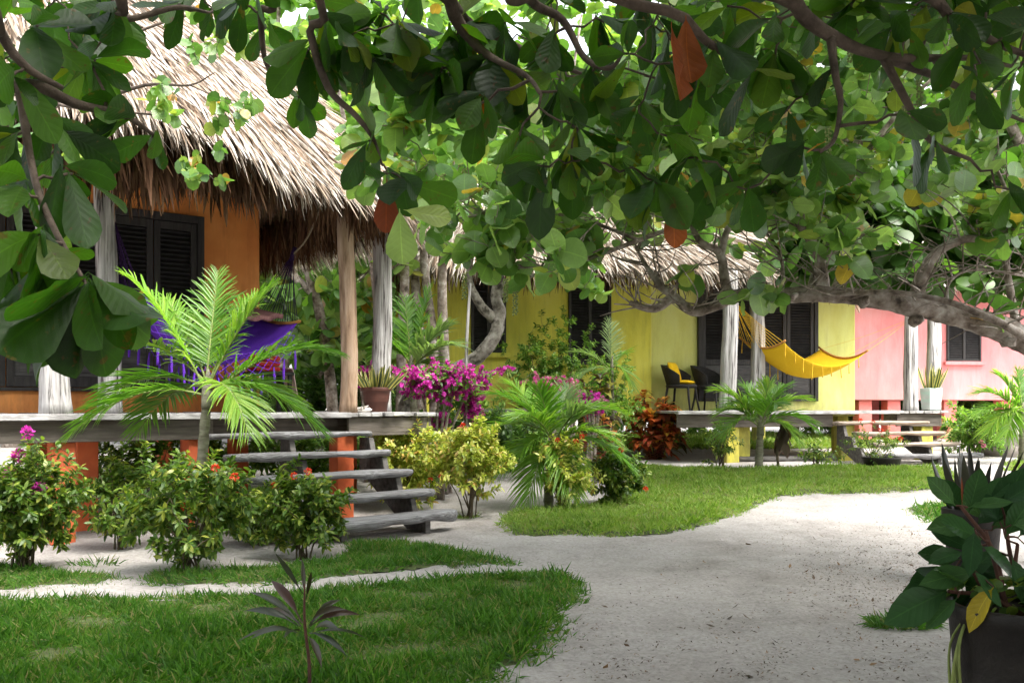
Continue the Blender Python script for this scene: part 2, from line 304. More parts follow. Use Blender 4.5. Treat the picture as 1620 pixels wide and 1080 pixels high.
M_['tread'] = surf('tread wood', [(0.34, (.05, .047, .045)), (.45, (.17, .168, .17)), (.75, (.40, .40, .41))], 6, (.7, 13, 13), bump=.9, bscale=7, rv=.12, big=(4, (.12, .11, .105), .7, (.6, 4, 4)))
M_['tread2'] = surf('tan tread wood', [(0.34, (.14, .10, .075)), (.5, (.36, .285, .225)), (.75, (.48, .41, .345))], 5, (.6, 6, 6), bump=.5, bscale=7, rv=.12)
M_['darkwood'] = surf('stringer wood', [(0.3, (.05, .046, .043)), (.7, (.15, .14, .13))], 5, (1, 4, 4), bump=.4)
M_['fascia'] = surf('fascia wood', [(0.3, (.07, .058, .047)), (.7, (.19, .165, .14))], 4, (.5, 6, 6), bump=.4, big=(2, (.06, .05, .04), .6))
M_['door'] = surf('door wood', [(0.3, (.018, .016, .015)), (.7, (.055, .05, .047))], 6, (6, 6, .6), rough=.6, bump=.3)
M_['doorpanel'] = surf('door panel wood', [(0.3, (.04, .037, .036)), (.7, (.11, .105, .10))], 6, (.7, 6, 6), rough=.7, bump=.3)
M_['louver'] = surf('louver wood', [(0.3, (.010, .009, .009)), (.7, (.03, .028, .027))], 8, rough=.5, bump=.1)
M_['bark'] = surf('sea grape bark', [(0.33, (.07, .055, .045)), (.44, (.23, .185, .15)), (.57, (.37, .32, .28)), (.70, (.54, .505, .46))], 11, (1, 1, 1), bump=.8, bscale=22, dist=.015, big=(5, (.06, .04, .028), .7))
M_['barkdark'] = surf('almond bark', [(0.3, (.045, .033, .026)), (.7, (.16, .12, .095))], 14, bump=.5)
M_['barkpale'] = surf('pale bark', [(0.38, (.05, .042, .035)), (.48, (.22, .195, .17)), (.7, (.46, .43, .39))], 9, bump=.7, big=(6, (.13, .11, .09), .7))
M_['stem'] = surf('stem', [(0.3, (.05, .04, .025)), (.7, (.13, .10, .06))], 12, bump=.3)
M_['greenstem'] = surf('green stem', [(0.3, (.10, .14, .04)), (.7, (.24, .28, .09))], 8, bump=.2)
M_['palmtrunk'] = surf('palm trunk', [(0.3, (.10, .09, .06)), (.7, (.26, .25, .18))], 9, (1, 1, 4), bump=.5)
M_['redstem'] = surf('red stem', [(0.3, (.05, .028, .02)), (.7, (.12, .05, .035))], 12)
M_['terra'] = surf('terracotta', [(0.3, (.07, .026, .018)), (.7, (.12, .045, .032))], 6, rough=.55, bump=.15)
M_['mint'] = surf('mint pot', [(0.3, (.48, .52, .49)), (.7, (.60, .63, .60))], 5, rough=.6, bump=.15, big=(4, (.42, .66, .56), .9, (.3, .3, 3)))
M_['blackpot'] = surf('black pot', [(0.3, (.008, .007, .007)), (.7, (.022, .018, .016))], 8, rough=.6, bump=.4, big=(5, (.05, .043, .036), .3))
M_['shell'] = surf('shell', [(0.3, (.55, .50, .46)), (.7, (.78, .74, .70))], 30, bump=.4)
M_['rock'] = surf('rock', [(0.3, (.22, .19, .18)), (.6, (.42, .36, .34)), (.8, (.60, .48, .46))], 3, bump=.9, bscale=9, dist=.05)
def cloth(name, a, b, scale, stretch): return surf(name, [(0.35, a), (0.65, b)], scale, stretch, rough=.9, bump=.5, bscale=scale, dist=.004, spec=.1)
M_['purple'] = cloth('purple weave', (.11, .028, .40), (.18, .06, .55), 60, (1, 6, 6))
M_['purplecord'] = cloth('purple cord', (.07, .02, .26), (.13, .04, .38), 60, (1, 1, 1))
M_['darkcord'] = cloth('dark cord', (.018, .010, .03), (.05, .02, .09), 60, (1, 1, 1))
M_['gold'] = cloth('yellow weave', (.66, .38, .015), (.78, .52, .03), 50, (1, 6, 6))
M_['goldcord'] = cloth('yellow cord', (.62, .36, .02), (.74, .48, .05), 60, (1, 1, 1))
M_['bar'] = surf('bar wood', [(0.3, (.30, .13, .03)), (.7, (.45, .22, .06))], 20, bump=.3)
M_['rope'] = cloth('rope', (.16, .12, .08), (.30, .24, .17), 120, (1, 1, 1))
M_['rose'] = cloth('rose cloth', (.22, .10, .10), (.36, .19, .18), 14, (1, 5, 1))
M_['redcloth'] = cloth('red cloth', (.45, .03, .04), (.62, .07, .06), 30, (1, 1, 4))
M_['pinkcloth'] = cloth('pale pink cloth', (.68, .45, .45), (.80, .60, .60), 20, (1, 1, 1))
M_['wicker'] = surf('black wicker', [(0.3, (.010, .009, .009)), (.7, (.03, .027, .025))], 60, rough=.5, bump=.8)
M_['yelcush'] = cloth('yellow cushion', (.68, .40, .01), (.78, .50, .02), 20, (1, 1, 1))
# ------------------------------------------------------------------ the ground, lawns and grass
xs = np.concatenate([[-220, -90, -45, -25, -14], np.arange(-9, -2, 0.13), np.arange(-2, 4, .055), np.arange(4, 9.01, .13), [14, 25, 45, 90, 220]])
ys = np.concatenate([[-60, -25, -10, -4, 0, 2], np.arange(3, 10.5, 0.055), np.arange(11, 24, 0.3), [26, 30, 36, 45, 60, 100, 250]])
gx, gy = np.meshgrid(xs, ys); zz = gz(gx, gy)
near = (gy < 13) & (gy > 2) & (abs(gx) < 9)
zz = zz + near * (R(-.006, .006, gx.shape) + .008 * np.sin(gx * 9 + 2 * np.sin(gy * 7)) * np.sin(gy * 11 + gx * 3))
for fx, fy, fr_, fd in zip(R(-.6, 3.4, 420), R(3.6, 10, 420), R(.06, .15, 420), R(.003, .010, 420)):
    e_ = ((gx - fx) ** 2 + ((gy - fy) * .75) ** 2) / fr_ ** 2
    zz = zz - fd * np.exp(-e_ * 1.6) + fd * .5 * np.exp(-(np.sqrt(e_) - 1.5) ** 2 * 5)
g = MB(); nx, ny = len(xs), len(ys); ii = (np.arange(ny - 1)[:, None] * nx + np.arange(nx - 1)).ravel()
g.add(np.stack([gx, gy, zz], -1).reshape(-1, 3), np.stack([ii, ii + 1, ii + nx + 1, ii + nx], 1))
struct('ground', g, M_['sand'])

def inpoly(px, py, poly):
    ins = np.zeros(len(px), bool); n = len(poly)
    for i in range(n):
        (x0, y0), (x1, y1) = poly[i], poly[(i + 1) % n]
        c = ((y0 > py) != (y1 > py)) & (px < (x1 - x0) * (py - y0) / (y1 - y0 + 1e-12) + x0); ins ^= c
    return ins
def edged(px, py, poly):
    d = np.full(len(px), 1e9); n = len(poly)
    for i in range(n):
        a = A(poly[i]); b = A(poly[(i + 1) % n]); ab = b - a; t = np.clip(((px - a[0]) * ab[0] + (py - a[1]) * ab[1]) / (ab @ ab + 1e-12), 0, 1)
        d = np.minimum(d, np.hypot(px - a[0] - t * ab[0], py - a[1] - t * ab[1]))
    return d
def lawn(label, pix, dens, h, mat, cell=0.06, width=1.0, extra=None, bare=0.0, lift=.03):
    poly = [tuple(G(*p)[:2]) for p in pix] if pix else extra
    poly = [tuple(p) for p in cat_rom([(*p, 0) for p in poly + [poly[0]]], 5)[:-1, :2]]
    q = A(poly); x0, y0 = q.min(0); x1, y1 = q.max(0)
    cx, cy = np.meshgrid(np.arange(x0, x1 + cell, cell), np.arange(y0, y1 + cell, cell)); fx, fy = cx.ravel(), cy.ravel()
    ins = inpoly(fx, fy, poly); d = edged(fx, fy, poly) * np.where(ins, 1, -1)
    z = gz(fx, fy) + np.clip(d / .22, -1, 1) * lift - .007 + np.sin(fx * 13) * np.sin(fy * 11) * .004
    k = (d.reshape(cx.shape) > .02); keep = k[:-1, :-1] & k[1:, :-1] & k[:-1, 1:] & k[1:, 1:]
    i0 = (np.arange(cx.shape[0] - 1)[:, None] * cx.shape[1] + np.arange(cx.shape[1] - 1))[keep]
    m = MB(); m.add(np.stack([fx, fy, z], 1), np.stack([i0, i0 + 1, i0 + cx.shape[1] + 1, i0 + cx.shape[1]], 1))
    used = np.zeros(len(fx), bool); used[m.q[0].ravel()] = True; re = np.cumsum(used) - 1
    m2 = MB(); m2.add(m.v[0][used], re[m.q[0]]); struct('lawn', m2, M_['turf'])
    n = int((x1 - x0) * (y1 - y0) * dens); bx, by = R(x0 - .05, x1 + .05, n), R(y0 - .05, y1 + .05, n)
    ins = inpoly(bx, by, poly); d = edged(bx, by, poly) * np.where(ins, 1, -1)
    pn = np.sin(bx * 4.1 + 1.7 * np.sin(by * 3.3)) * np.sin(by * 5.2 + 1.1 * np.sin(bx * 2.9)) + .5 * np.sin(bx * 11 + by * 7) * np.sin(by * 13 - bx * 5)
    ok = (d + R(-.14, .08, n) + pn * .13 > 0) & (R(0, 1, n) < np.clip(1.0 - bare * np.clip(pn, 0, 1.5), .12, 1))
    bx, by, pn, d = bx[ok], by[ok], pn[ok], d[ok]; n = len(bx)
    az = R(0, 2 * np.pi, n); el = R(.35, 1.45, n); dr = np.stack([np.cos(az) * np.cos(el), np.sin(az) * np.cos(el), np.sin(el)], 1)
    pos = np.stack([bx, by, gz(bx, by) + np.clip(d / .12, -1, 1) * lift - .006], 1)
    gm = MB(); hh = h * R(.4, 1.35, n) * (1 - .38 * np.clip(pn, -1, 1)); rn = np.clip(R(0, 1, n) * .8 + .13 * pn + .1, 0, 1)
    rn = np.where(R(0, 1, n) < .09, R(.9, 1, n), rn)
    gm.leaves(GRASS, pos, dr, np.stack([np.cos(az + 1.6), np.sin(az + 1.6), R(-.3, .3, n)], 1) * [1, 1, 1] + [0, 0, .6], hh, width=width, droop=R(0, .5, n), rnd=rn)
    tag(gm.build('grass', mat), label, 'grass', None, 'stuff')

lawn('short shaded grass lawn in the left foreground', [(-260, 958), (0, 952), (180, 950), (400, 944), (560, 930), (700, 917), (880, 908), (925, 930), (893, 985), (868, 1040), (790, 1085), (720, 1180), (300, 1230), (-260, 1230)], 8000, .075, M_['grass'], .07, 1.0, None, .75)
lawn('narrow grass tongue between the sand tracks below the orange stairs', [(545, 860), (600, 858), (680, 862), (740, 876), (812, 892), (690, 899), (540, 914), (420, 926), (240, 923), (250, 908), (400, 902), (530, 888)], 7500, .07, M_['grass'], .06, 1.0, None, .35)
lawn('ragged grass strip at the far left below the shrubs', [(-200, 900), (0, 898), (110, 906), (195, 916), (150, 925), (0, 934), (-200, 940)], 7000, .07, M_['grass'], .05, 1.0, None, .5)
lawn('bright sunny grass bank along the curving sand path', [(795, 815), (800, 843), (900, 847), (1000, 850), (1075, 842), (1150, 822), (1240, 792), (1370, 781), (1490, 774), (1515, 758), (1480, 744), (1300, 742), (1130, 745), (1000, 742), (985, 785), (890, 806)], 4200, .075, M_['grass_sun_tint'], .07, 1.3, None, .25, .05)
lawn('far patch of lawn behind the yellow cabin deck', None, 500, .10, M_['grass_sun_tint'], .2, 2.2, [(1.5, 19.2), (8.2, 19.8), (9.2, 24), (6, 27), (1.0, 26)], .3)
lawn('small patch of grass beyond the path at the right edge', None, 1600, .09, M_['grass_sun_tint'], .1, 1.6, [tuple(G(1585, 745)[:2]), tuple(G(1610, 730)[:2]), tuple(G(1760, 728)[:2]), tuple(G(1760, 748)[:2])], .3)
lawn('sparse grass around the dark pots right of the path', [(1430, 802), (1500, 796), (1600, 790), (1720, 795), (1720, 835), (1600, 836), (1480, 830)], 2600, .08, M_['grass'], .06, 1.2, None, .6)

# dark bits of leaf litter on the path
n = 42000; px = R(850, 1620, n); py = 790 + 290 * R(0, 1, n) ** .8
w = np.clip(.025 + .95 * np.exp(-((px - 1430) / 150) ** 2 - ((py - 885) / 60) ** 2) + .07 * (py - 820) / 260 + .10 * np.sin(px * .03 + py * .021) * np.sin(py * .043), 0.02, 1)
ok = (R(0, 1, n) < w) & (px > 850 + 0.0 * py)
pts = A([G(a, b) for a, b in zip(px[ok], py[ok])]); n = len(pts); az = R(0, 6.28, n)
lm = MB(); lm.leaves(LAN2, pts + [0, 0, .012], np.stack([np.cos(az), np.sin(az), R(-.1, .35, n)], 1), np.tile([0, 0, 1.], (n, 1)) + R(-.4, .4, (n, 3)), R(.006, .022, n) * np.where(R(0, 1, n) < .025, 2.6, 1), bend=R(-.5, .5, n))
tag(lm.build('leaf_litter', M_['litter']), 'dark dead leaf bits scattered over the sand path', 'leaf litter', None, 'stuff')

# ------------------------------------------------------------------ builders shared by the cabins (local axes: x along the front, y into the house, z up)
def thatch_roof(parent, t0, t1, q0, q1, ze, zr, inset, count, keep, rc=.9, fr=1200, inner=1500, sl=(.45, .85), wid=1.0, gap=(0.3, .34), dip=lambda x, y: 0.0):
    a, b = (t1 - t0) / 2, (q1 - q0) / 2; cx_, cy_ = (t0 + t1) / 2, (q0 + q1) / 2
    def per(s, v):                                      # rounded rectangle shrinking to the ridge
        v = np.asarray(v, float); A_ = a + (a - inset - a) * v; A_ = a - inset * v; B_ = b * (1 - v) + .03; r_ = np.minimum(rc * (1 - v) + .02, B_)
        L1, L2, La = 2 * (A_ - r_), 2 * (B_ - r_), r_ * np.pi / 2; T = 2 * (L1 + L2) + 4 * La; d = s * T
        x = np.zeros_like(d); y = np.zeros_like(d)
        segs = [(L1, 0), (La, 1), (L2, 2), (La, 3), (L1, 4), (La, 5), (L2, 6), (La, 7)]; acc = np.zeros_like(d)
        for L, k in segs:
            m = (d >= acc - 1e-9) & (d <= acc + L + 1e-9); u = d - acc
            if k % 2 == 0:
                X, Y = [(-A_ + r_ + u, -B_), None, (A_, -B_ + r_ + u), None, (A_ - r_ - u, B_), None, (-A_, B_ - r_ - u)][k]
            else:
                cxx, cyy, st = [None, (A_ - r_, -B_ + r_, -np.pi / 2), None, (A_ - r_, B_ - r_, 0), None, (-A_ + r_, B_ - r_, np.pi / 2), None, (-A_ + r_, -B_ + r_, np.pi)][k]
                th = st + u / np.maximum(r_, 1e-6); X, Y = cxx + r_ * np.cos(th), cyy + r_ * np.sin(th)
            x = np.where(m, X, x); y = np.where(m, Y, y); acc = acc + L
        return np.stack([cx_ + x, cy_ + y, ze + dip(cx_ + x, cy_ + y) * (1 - v) + (zr - ze) * v ** .94], -1)
    ss = np.linspace(0, 1, 73)[:-1]; bed = MB()
    bed.loft([per(ss, np.full(72, v)) - [0, 0, .07] for v in np.linspace(0.02, 1, 14)], True, True); ro = bed.build('roof', M_['straw'], parent)
    n = count; s, v = R(0, 1, n), 1 - np.sqrt(R(0, 1, n)); v = np.clip(v * 1.0, 0.004, .985)
    row = np.round(v * 26) / 26 + R(-.012, .012, n); v = np.clip(np.where(R(0, 1, n) < .7, row, v), .004, .99)
    p = per(s, v); k = keep(p); s, v, p = s[k], v[k], p[k]; n = len(p)
    dn = norm(per(s, np.maximum(v - .05, 0)) - per(s, v)); tg = norm(per((s + .002) % 1, v) - per((s - .002) % 1, v)); nr = np.cross(tg, dn); nr = np.where((nr[:, 2] < 0)[:, None], -nr, nr)
    jit = R(-.22, .22, n); d = norm(dn + tg * jit[:, None] + nr * R(.00, .16, n)[:, None] * 1.0)
    L = R(*sl, n); m = MB(); m.leaves(THATCH, p - dn * .10 + nr * R(-.02, .06, n)[:, None], d, nr + R(-.45, .45, (n, 3)), L, width=R(.6, 1.5, n) * wid / 1.0, bend=R(-.05, .10, n), fold=R(-.5, .6, n), droop=R(-.02, .12, n), twist=R(-1.2, 1.2, n))
    def hang(cnt, ins, z0, ln, mat_mb, out, w_):
        s = R(0, 1, cnt); p = per(s, np.full(cnt, 0.0)); k = keep(p); s, p = s[k], p[k]; c = len(p)
        p2 = per(s, np.full(c, .05)); inw = norm((p2 - p) * [1, 1, 0]); cl = np.sin(s * 310) * .5 + np.sin(s * 127 + 1) * .5
        d = norm(-inw * R(out[0], out[1], c)[:, None] + [0, 0, -1] + R(-.16, .16, (c, 3)))
        mat_mb.leaves(THATCH, p + inw * (ins + R(-.12, .12, c))[:, None] + A([0, 0, 1])[None] * (z0 + R(-.05, .08, c) - (.35 if ins > .1 else 0) * dip(p[:, 0], p[:, 1]))[:, None], d, np.stack([R(-1, 1, c), R(-1, 1, c), R(-.2, .2, c)], 1), R(*ln, c) * (1 + .22 * cl) + (.75 if ins > .1 else 0) * dip(p[:, 0], p[:, 1]), width=R(.5, 1.2, c) * w_, bend=R(-.12, .12, c), fold=R(-.5, .5, c), twist=R(-2, 2, c))
    hang(fr, .02, .02, (.25, .5), m, (.15, .75), wid)
    m.build('thatch', M_['thatch'], ro)
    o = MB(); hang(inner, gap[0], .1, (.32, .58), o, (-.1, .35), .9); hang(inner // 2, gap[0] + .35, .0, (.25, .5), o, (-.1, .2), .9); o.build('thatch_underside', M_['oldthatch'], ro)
    return ro

def post(parent, t, q, z0, z1, r0, r1, mat, lean=(0, 0), wrap=True, twin=False):
    m = MB(); n = 26; ph = R(0, 6, 6); K = 22; a = np.arange(K) / K * 2 * np.pi; sec = []
    for i in range(n):
        u = i / (n - 1); r = r0 + (r1 - r0) * u + r0 * .12 * max(0, 1 - u * 9) ** 2
        rr = r * (1 + .07 * np.sin(a * 3 + ph[0] + u * 1.5) + .05 * np.sin(a * 7 + ph[1] + u * 2) + .04 * np.sin(a * 11 + ph[2] - u) + .03 * np.sin(u * 17 + ph[3] + a))
        if twin: rr = rr * (1 - .30 * np.exp(-((np.mod(a - 4.6 + .25 * math.sin(u * 4) + np.pi, 2 * np.pi) - np.pi) / .22) ** 2))
        cx_ = t + lean[0] * u + .018 * math.sin(u * 5 + ph[4]); cy_ = q + lean[1] * u + .018 * math.sin(u * 4 + ph[5])
        sec.append([(cx_ + rr[k] * math.cos(a[k]), cy_ + rr[k] * math.sin(a[k]), z0 + (z1 - z0) * u) for k in range(K)])
    m.loft(sec); po = m.build('post', M_[mat], parent)
    if wrap:
        w = MB(); x1, y1 = t + lean[0] * .93, q + lean[1] * .93; zt = z0 + (z1 - z0) * .90
        for k in range(6): w.tube([(x1 + (r1 * 1.16) * math.cos(b), y1 + (r1 * 1.16) * math.sin(b), zt + k * .024 + .012 * math.sin(b)) for b in np.linspace(0, 2 * np.pi, 18)], .012, 5)
        w.build('rope_lashing', M_['rope'], po)
    return po

def doors(parent, t0, t1, q, z0, z1, nleaf, zp):
    fw = .075; f = MB(); f.box(t0, t0 + fw, q - .07, q + .03, z0, z1); f.box(t1 - fw, t1, q - .07, q + .03, z0, z1); f.box(t0 + fw, t1 - fw, q - .068, q + .03, z1 - .09, z1); f.box(t0 + fw, t1 - fw, q - .066, q + .03, z0, z0 + .04)
    f.build('door_frame', M_['door'], parent, smooth=False, bevel=.006)
    w = (t1 - t0 - 2 * fw) / nleaf
    for i in range(nleaf):
        a, b = t0 + fw + i * w + .006, t0 + fw + (i + 1) * w - .006; st = .07; d = MB(); za, zb = z0 + .045, z1 - .095
        y0, y1 = q - .048, q - .008
        d.box(a, a + st, y0, y1, za, zb); d.box(b - st, b, y0, y1, za, zb)
        for lo, hi in ((za, za + .11), (zp - .05, zp + .05), (zb - .09, zb)): d.box(a + st, b - st, y0 + .003, y1, lo, hi)
        do = d.build('door', M_['door'], parent, smooth=False, bevel=.005)
        p = MB(); p.box(a + st, b - st, y0 + .022, y1 - .004, za + .11, zp - .05); p.box(a + st + .045, b - st - .045, y0 + .010, y0 + .022, za + .155, zp - .095)
        p.build('panel', M_['doorpanel'], do, smooth=False, bevel=.006)
        l = MB(); k = za
        for z in np.arange(zp + .06, zb - .10, .052): l.obox(((a + b) / 2, q - .026, z + .02), ((b - a) / 2 - st - .002, 0, 0), (0, .017, .018), (0, -.004, .004))
        l.box(a + st, b - st, q - .009, q - .0045, zp + .05, zb - .09); l.build('louvers', M_['louver'], do, smooth=False)
        if i == nleaf // 2:
            h = MB(); h.tube([(a + .035, y0, zp + .02), (a + .035, y0 - .05, zp + .02), (a + .035, y0 - .05, zp + .12), (a + .035, y0, zp + .12)], .008, 6, smooth=3); h.build('handle', M_['blackpot'], do)

def window(parent, t0, t1, q, z0, z1, wallmat, nl=2):
    f = MB(); w = .045
    f.box(t0, t0 + w, q - .05, q + .02, z0, z1); f.box(t1 - w, t1, q - .05, q + .02, z0, z1); f.box(t0 + w, t1 - w, q - .048, q + .02, z1 - w, z1); f.box(t0 + w, t1 - w, q - .048, q + .02, z0, z0 + w)
    mid = (t0 + t1) / 2; f.box(mid - .03, mid + .03, q - .046, q + .02, z0 + w, z1 - w)
    fo = f.build('window', M_['door'], parent, smooth=False, bevel=.005)
    for a, b in ((t0 + w, mid - .03), (mid + .03, t1 - w)):
        l = MB()
        for z in np.arange(z0 + w + .005, z1 - w - .03, .05): l.obox(((a + b) / 2, q - .016, z + .022), ((b - a) / 2 - .003, 0, 0), (0, .016, .02), (0, -.004, .004))
        l.box(a, b, q - .004, q - .0015, z0 + w, z1 - w); l.build('louvers', M_['louver'], fo, smooth=False)
    s = MB(); s.box(t0 - .07, t1 + .07, q - .09, q + .02, z0 - .085, z0 - .002); s.build('sill', M_[wallmat], fo, smooth=False, bevel=.01)

def planks(mb, t0, t1, q0, q1, z, w=.14):
    t = t0
    while t < t1 - .02:
        ww = w * R(.85, 1.15); e = min(t + ww, t1); zz = z + R(-.006, .004)
        mb.box(t, e - .009, q0 + R(-.035, .02), q1, zz - .042, zz); t = e

def tread(parent, t0, t1, q0, q1, z, th=.07, mat='tread', live=.03, skew=0.0):
    n = 40; sec = []; ph = R(0, 6, 6)
    for i in range(n):
        u = i / (n - 1); t = t0 + (t1 - t0) * u; e = live * (.6 * math.sin(u * 5 + ph[0]) + .35 * math.sin(u * 13 + ph[1]) + .2 * math.sin(u * 31 + ph[2])); taper = max(0, (abs(u - .5) - .44) / .06) ** 2 * .05
        bw = skew * math.sin(u * np.pi)
        dz = .006 * math.sin(u * 7 + ph[3]) ; tb = th * (1 + .18 * math.sin(u * 9 + ph[4]) + .1 * math.sin(u * 23 + ph[5]))
        f0 = q0 + e + taper - bw; bk = q1 - taper
        sec.append([(t, f0 + .012, z + dz), (t, (f0 + bk) / 2, z + dz + .004), (t, bk - .01, z + dz), (t, bk, z - .012), (t, bk, z - tb), (t, f0 + .03, z - tb * 1.02), (t, f0 + .002 - .4 * e * (i % 2) * .3, z - tb * .62), (t, f0 - .004, z - tb * .25)])
    m = MB(); m.loft(sec); return m.build('tread', M_[mat], parent)

def stringer(parent, t, wid, steps, D, run, mat='darkwood'):
    rise = D / (steps + 1); th = .075
    top = []
    for k in range(1, steps + 1):
        z = D - rise * k - th + .004; top += [(-run * (k - 1) - .03, z), (-run * k + .04, z)]
    bot = [(-run * steps + .04, -.04), (-run * steps + .30, -.04), (-.03, D - rise - .42)]
    poly = top + bot; m = MB(); m.prism([(y, z) for y, z in poly], 0, t, t + wid); return m.build('stringer', M_[mat], parent, smooth=False, bevel=.006)

def hammock(parent, kL, barL, barR, kR, sag, bmat, cmat, fr, fl, barsag=.10, cross=.10, twist=0, ncord=22, net=True):
    kL, kR = A(kL), A(kR); bL, bR = [A(p) for p in barL], [A(p) for p in barR]
    def bar(b, v): return b[0] + (b[1] - b[0]) * v + A([0, 0, -1]) * barsag * 4 * v * (1 - v)
    nu, nv = 40, 14; body = np.zeros((nu, nv, 3))
    for i in range(nu):
        for j in range(nv):
            u, v = i / (nu - 1), j / (nv - 1); p = bar(bL, v) * (1 - u) + bar(bR, v) * u
            body[i, j] = p - A([0, 0, 1]) * (sag * 4 * u * (1 - u) + cross * 4 * v * (1 - v) * math.sin(u * np.pi) + .006 * math.sin(v * 40) * math.sin(u * np.pi))
    m = MB(); m.loft(body, False, False); m.build('body', M_[bmat], parent, solid=.008)
    for b in (bL, bR):
        m = MB(); m.tube([bar(b, v) + (0, 0, .012) for v in np.linspace(-.04, 1.04, 15)], .019, 8); m.build('spreader_bar', M_['bar'], parent)
    for b, k, nc_ in ((bL, kL, ncord), (bR, kR, ncord if net else 3)):
        m = MB()
        for v in np.linspace(0.0, 1, nc_):
            p = bar(b, v); md = (p + k) / 2 + A([R(-.015, .015), R(-.015, .015), -.04 * R(.4, 1)]); m.tube([p, md, k], (.0042 if nc_ > 6 else .0025), 4, smooth=3, caps=False)
        m.tube([k + (0, 0, -.06), k, k + norm(k - (b[0] + b[1]) / 2) * .10], .024, 7, smooth=2)
        m.build('suspension_cord', M_[cmat], parent)
    # fringe along both long edges: knotted net, then tassels
    for j, bb in ((0, 0), (nv - 1, 1)):
        m = MB(); e = body[:, j]; L = np.linspace(0.02, .98, 27); pts = A([[np.interp(l, np.linspace(0, 1, nu), e[:, c]) for c in range(3)] for l in L])
        sw = R(-.012, .012, len(L))
        if net:
            rowsn = 5
            for r_ in range(rowsn):
                for k in range(len(L) - 1):
                    a_, b_ = (k, k + 1) if (r_ + k) % 2 == 0 else (k + 1, k)
                    m.tube([pts[a_] + (0, 0, -fr * r_ / rowsn), pts[b_] + (0, 0, -fr * (r_ + 1) / rowsn)], .0042, 4, caps=False)
        for k in range(0, len(L), 2 if net else 3):
            p = pts[k] + (0, 0, -fr if net else 0); ln = fl * R(.8, 1.15)
            if not net and R(0, 1) < .25: ln *= 1.5
            m.tube([p, p + (sw[k], 0, -ln * .45), p + (sw[k] * 1.6, sw[-k], -ln)], [.006, .014 if net else .007, .011 if net else .009], 6, smooth=3)
        m.build('fringe', M_[cmat if not net else bmat], parent)

# ------------------------------------------------------------------ orange cabin
A1 = math.radians(38); O1 = A([-1.7, 10.1, 0.0]); D1 = 1.15
def w1(t, q, z=0): c, s = math.cos(A1), math.sin(A1); return A([O1[0] + c * t - s * q, O1[1] + s * t + c * q, z])
c1 = thing('thatched_cabin', 'orange plastered cabin under a shaggy thatched roof, raised on orange stilts', 'cabin', O1, A1)
m = MB(); m.box(-4.9, -.19, 2.0, 5.4, 1.10, 3.75); m.build('wall', M_['orange'], c1, smooth=False, bevel=.02)
doors(c1, -4.05, -.90, 2.0, 1.38, 3.43, 6, 2.12)
m = MB(); planks(m, -4.95, 1.10, .0, 2.0, D1); m.box(-4.98, -.05, -.07, .055, D1 - .052, D1 + .004); m.build('deck', M_['deck'], c1, smooth=False, bevel=.006)
m = MB(); m.box(-4.95, -1.5, .05, .10, .90, D1 - .055); m.box(-.02, .98, .05, .10, .90, D1 - .055); m.box(-1.5, -.02, .30, .34, .92, D1 - .055); m.box(-4.9, 1.0, 1.0, 1.06, .90, D1 - .055); m.box(.98, 1.03, .05, 2.0, .90, D1 - .055); m.build('fascia', M_['fascia'], c1, smooth=False, bevel=.006)
for t, q in ((-2.83, .22), (-2.45, .95), (-1.62, .20), (-.02, .22), (-4.4, .3), (.72, 1.5), (-1.2, 1.5), (-2.6, 2.3), (-.35, 2.3), (-4.4, 2.3), (-.35, 5.1)):
    m = MB(); m.box(t - .10, t + .10, q - .10, q + .10, -.15, .90 if q < 2 else 1.10); m.build('stilt', M_['stilt'], c1, smooth=False, bevel=.012)
post(c1, -2.89, .10, D1, 3.62, .125, .11, 'grey', (-.10, .0), twin=True)
post(c1, -2.22, 1.0, D1, 3.72, .105, .095, 'grey', (-.03, 0), twin=True)
post(c1, 0.0, .10, D1, 3.62, .088, .085, 'tan', (-.03, 0))
post(c1, .93, 1.0, D1, 3.72, .115, .105, 'grey', (.02, 0), twin=True)
thatch_roof(c1, -5.9, .92, -.42, 5.5, 3.56, 6.85, 2.8, 90000, lambda p: (p[:, 1] < 2.6) | (p[:, 0] > -2.2), rc=1.3, fr=7500, inner=5600, sl=(.3, .75), wid=.5, dip=lambda x, y: .34 * (1 - sst(-1.95, -.7, x)))

st = thing('wooden_staircase', 'grey weathered plank staircase of five treads up to the orange cabin deck', 'staircase', O1, A1)
LT = [-1.64, -1.55, -1.47, -1.42, -1.38]; RT = [.10, .18, .27, .35, .44]; run = .275
for k in range(5):
    tread(st, LT[k], RT[k], -run * (k + 1) - .03 + .02, -run * k - .01, D1 * (5 - k) / 6, .058 + (.022 if k == 4 else 0), skew=.03 + .02 * k)
stringer(st, -.84, .06, 5, D1, run); stringer(st, .06, .06, 5, D1, run)
st.location.z = 0

hk = thing('hammock', 'purple woven hammock with macrame fringe on the orange cabin porch', 'hammock', O1, A1)
hammock(hk, (-2.18, 1.0, 3.15), [(-2.05, .45, 2.32), (-2.05, 1.35, 2.42)], [(-.40, .50, 2.12), (-.60, 1.45, 2.32)], (-.23, 1.0, 2.93), .46, 'purple', 'darkcord', .26, .24, barsag=.07)
m = MB(); m.tube([(-.23, 1.0, 2.93), (-.1, .85, 3.15), (.06, .66, 3.7)], .011, 6, smooth=3); m.build('hanging_rope', M_['rope'], hk)

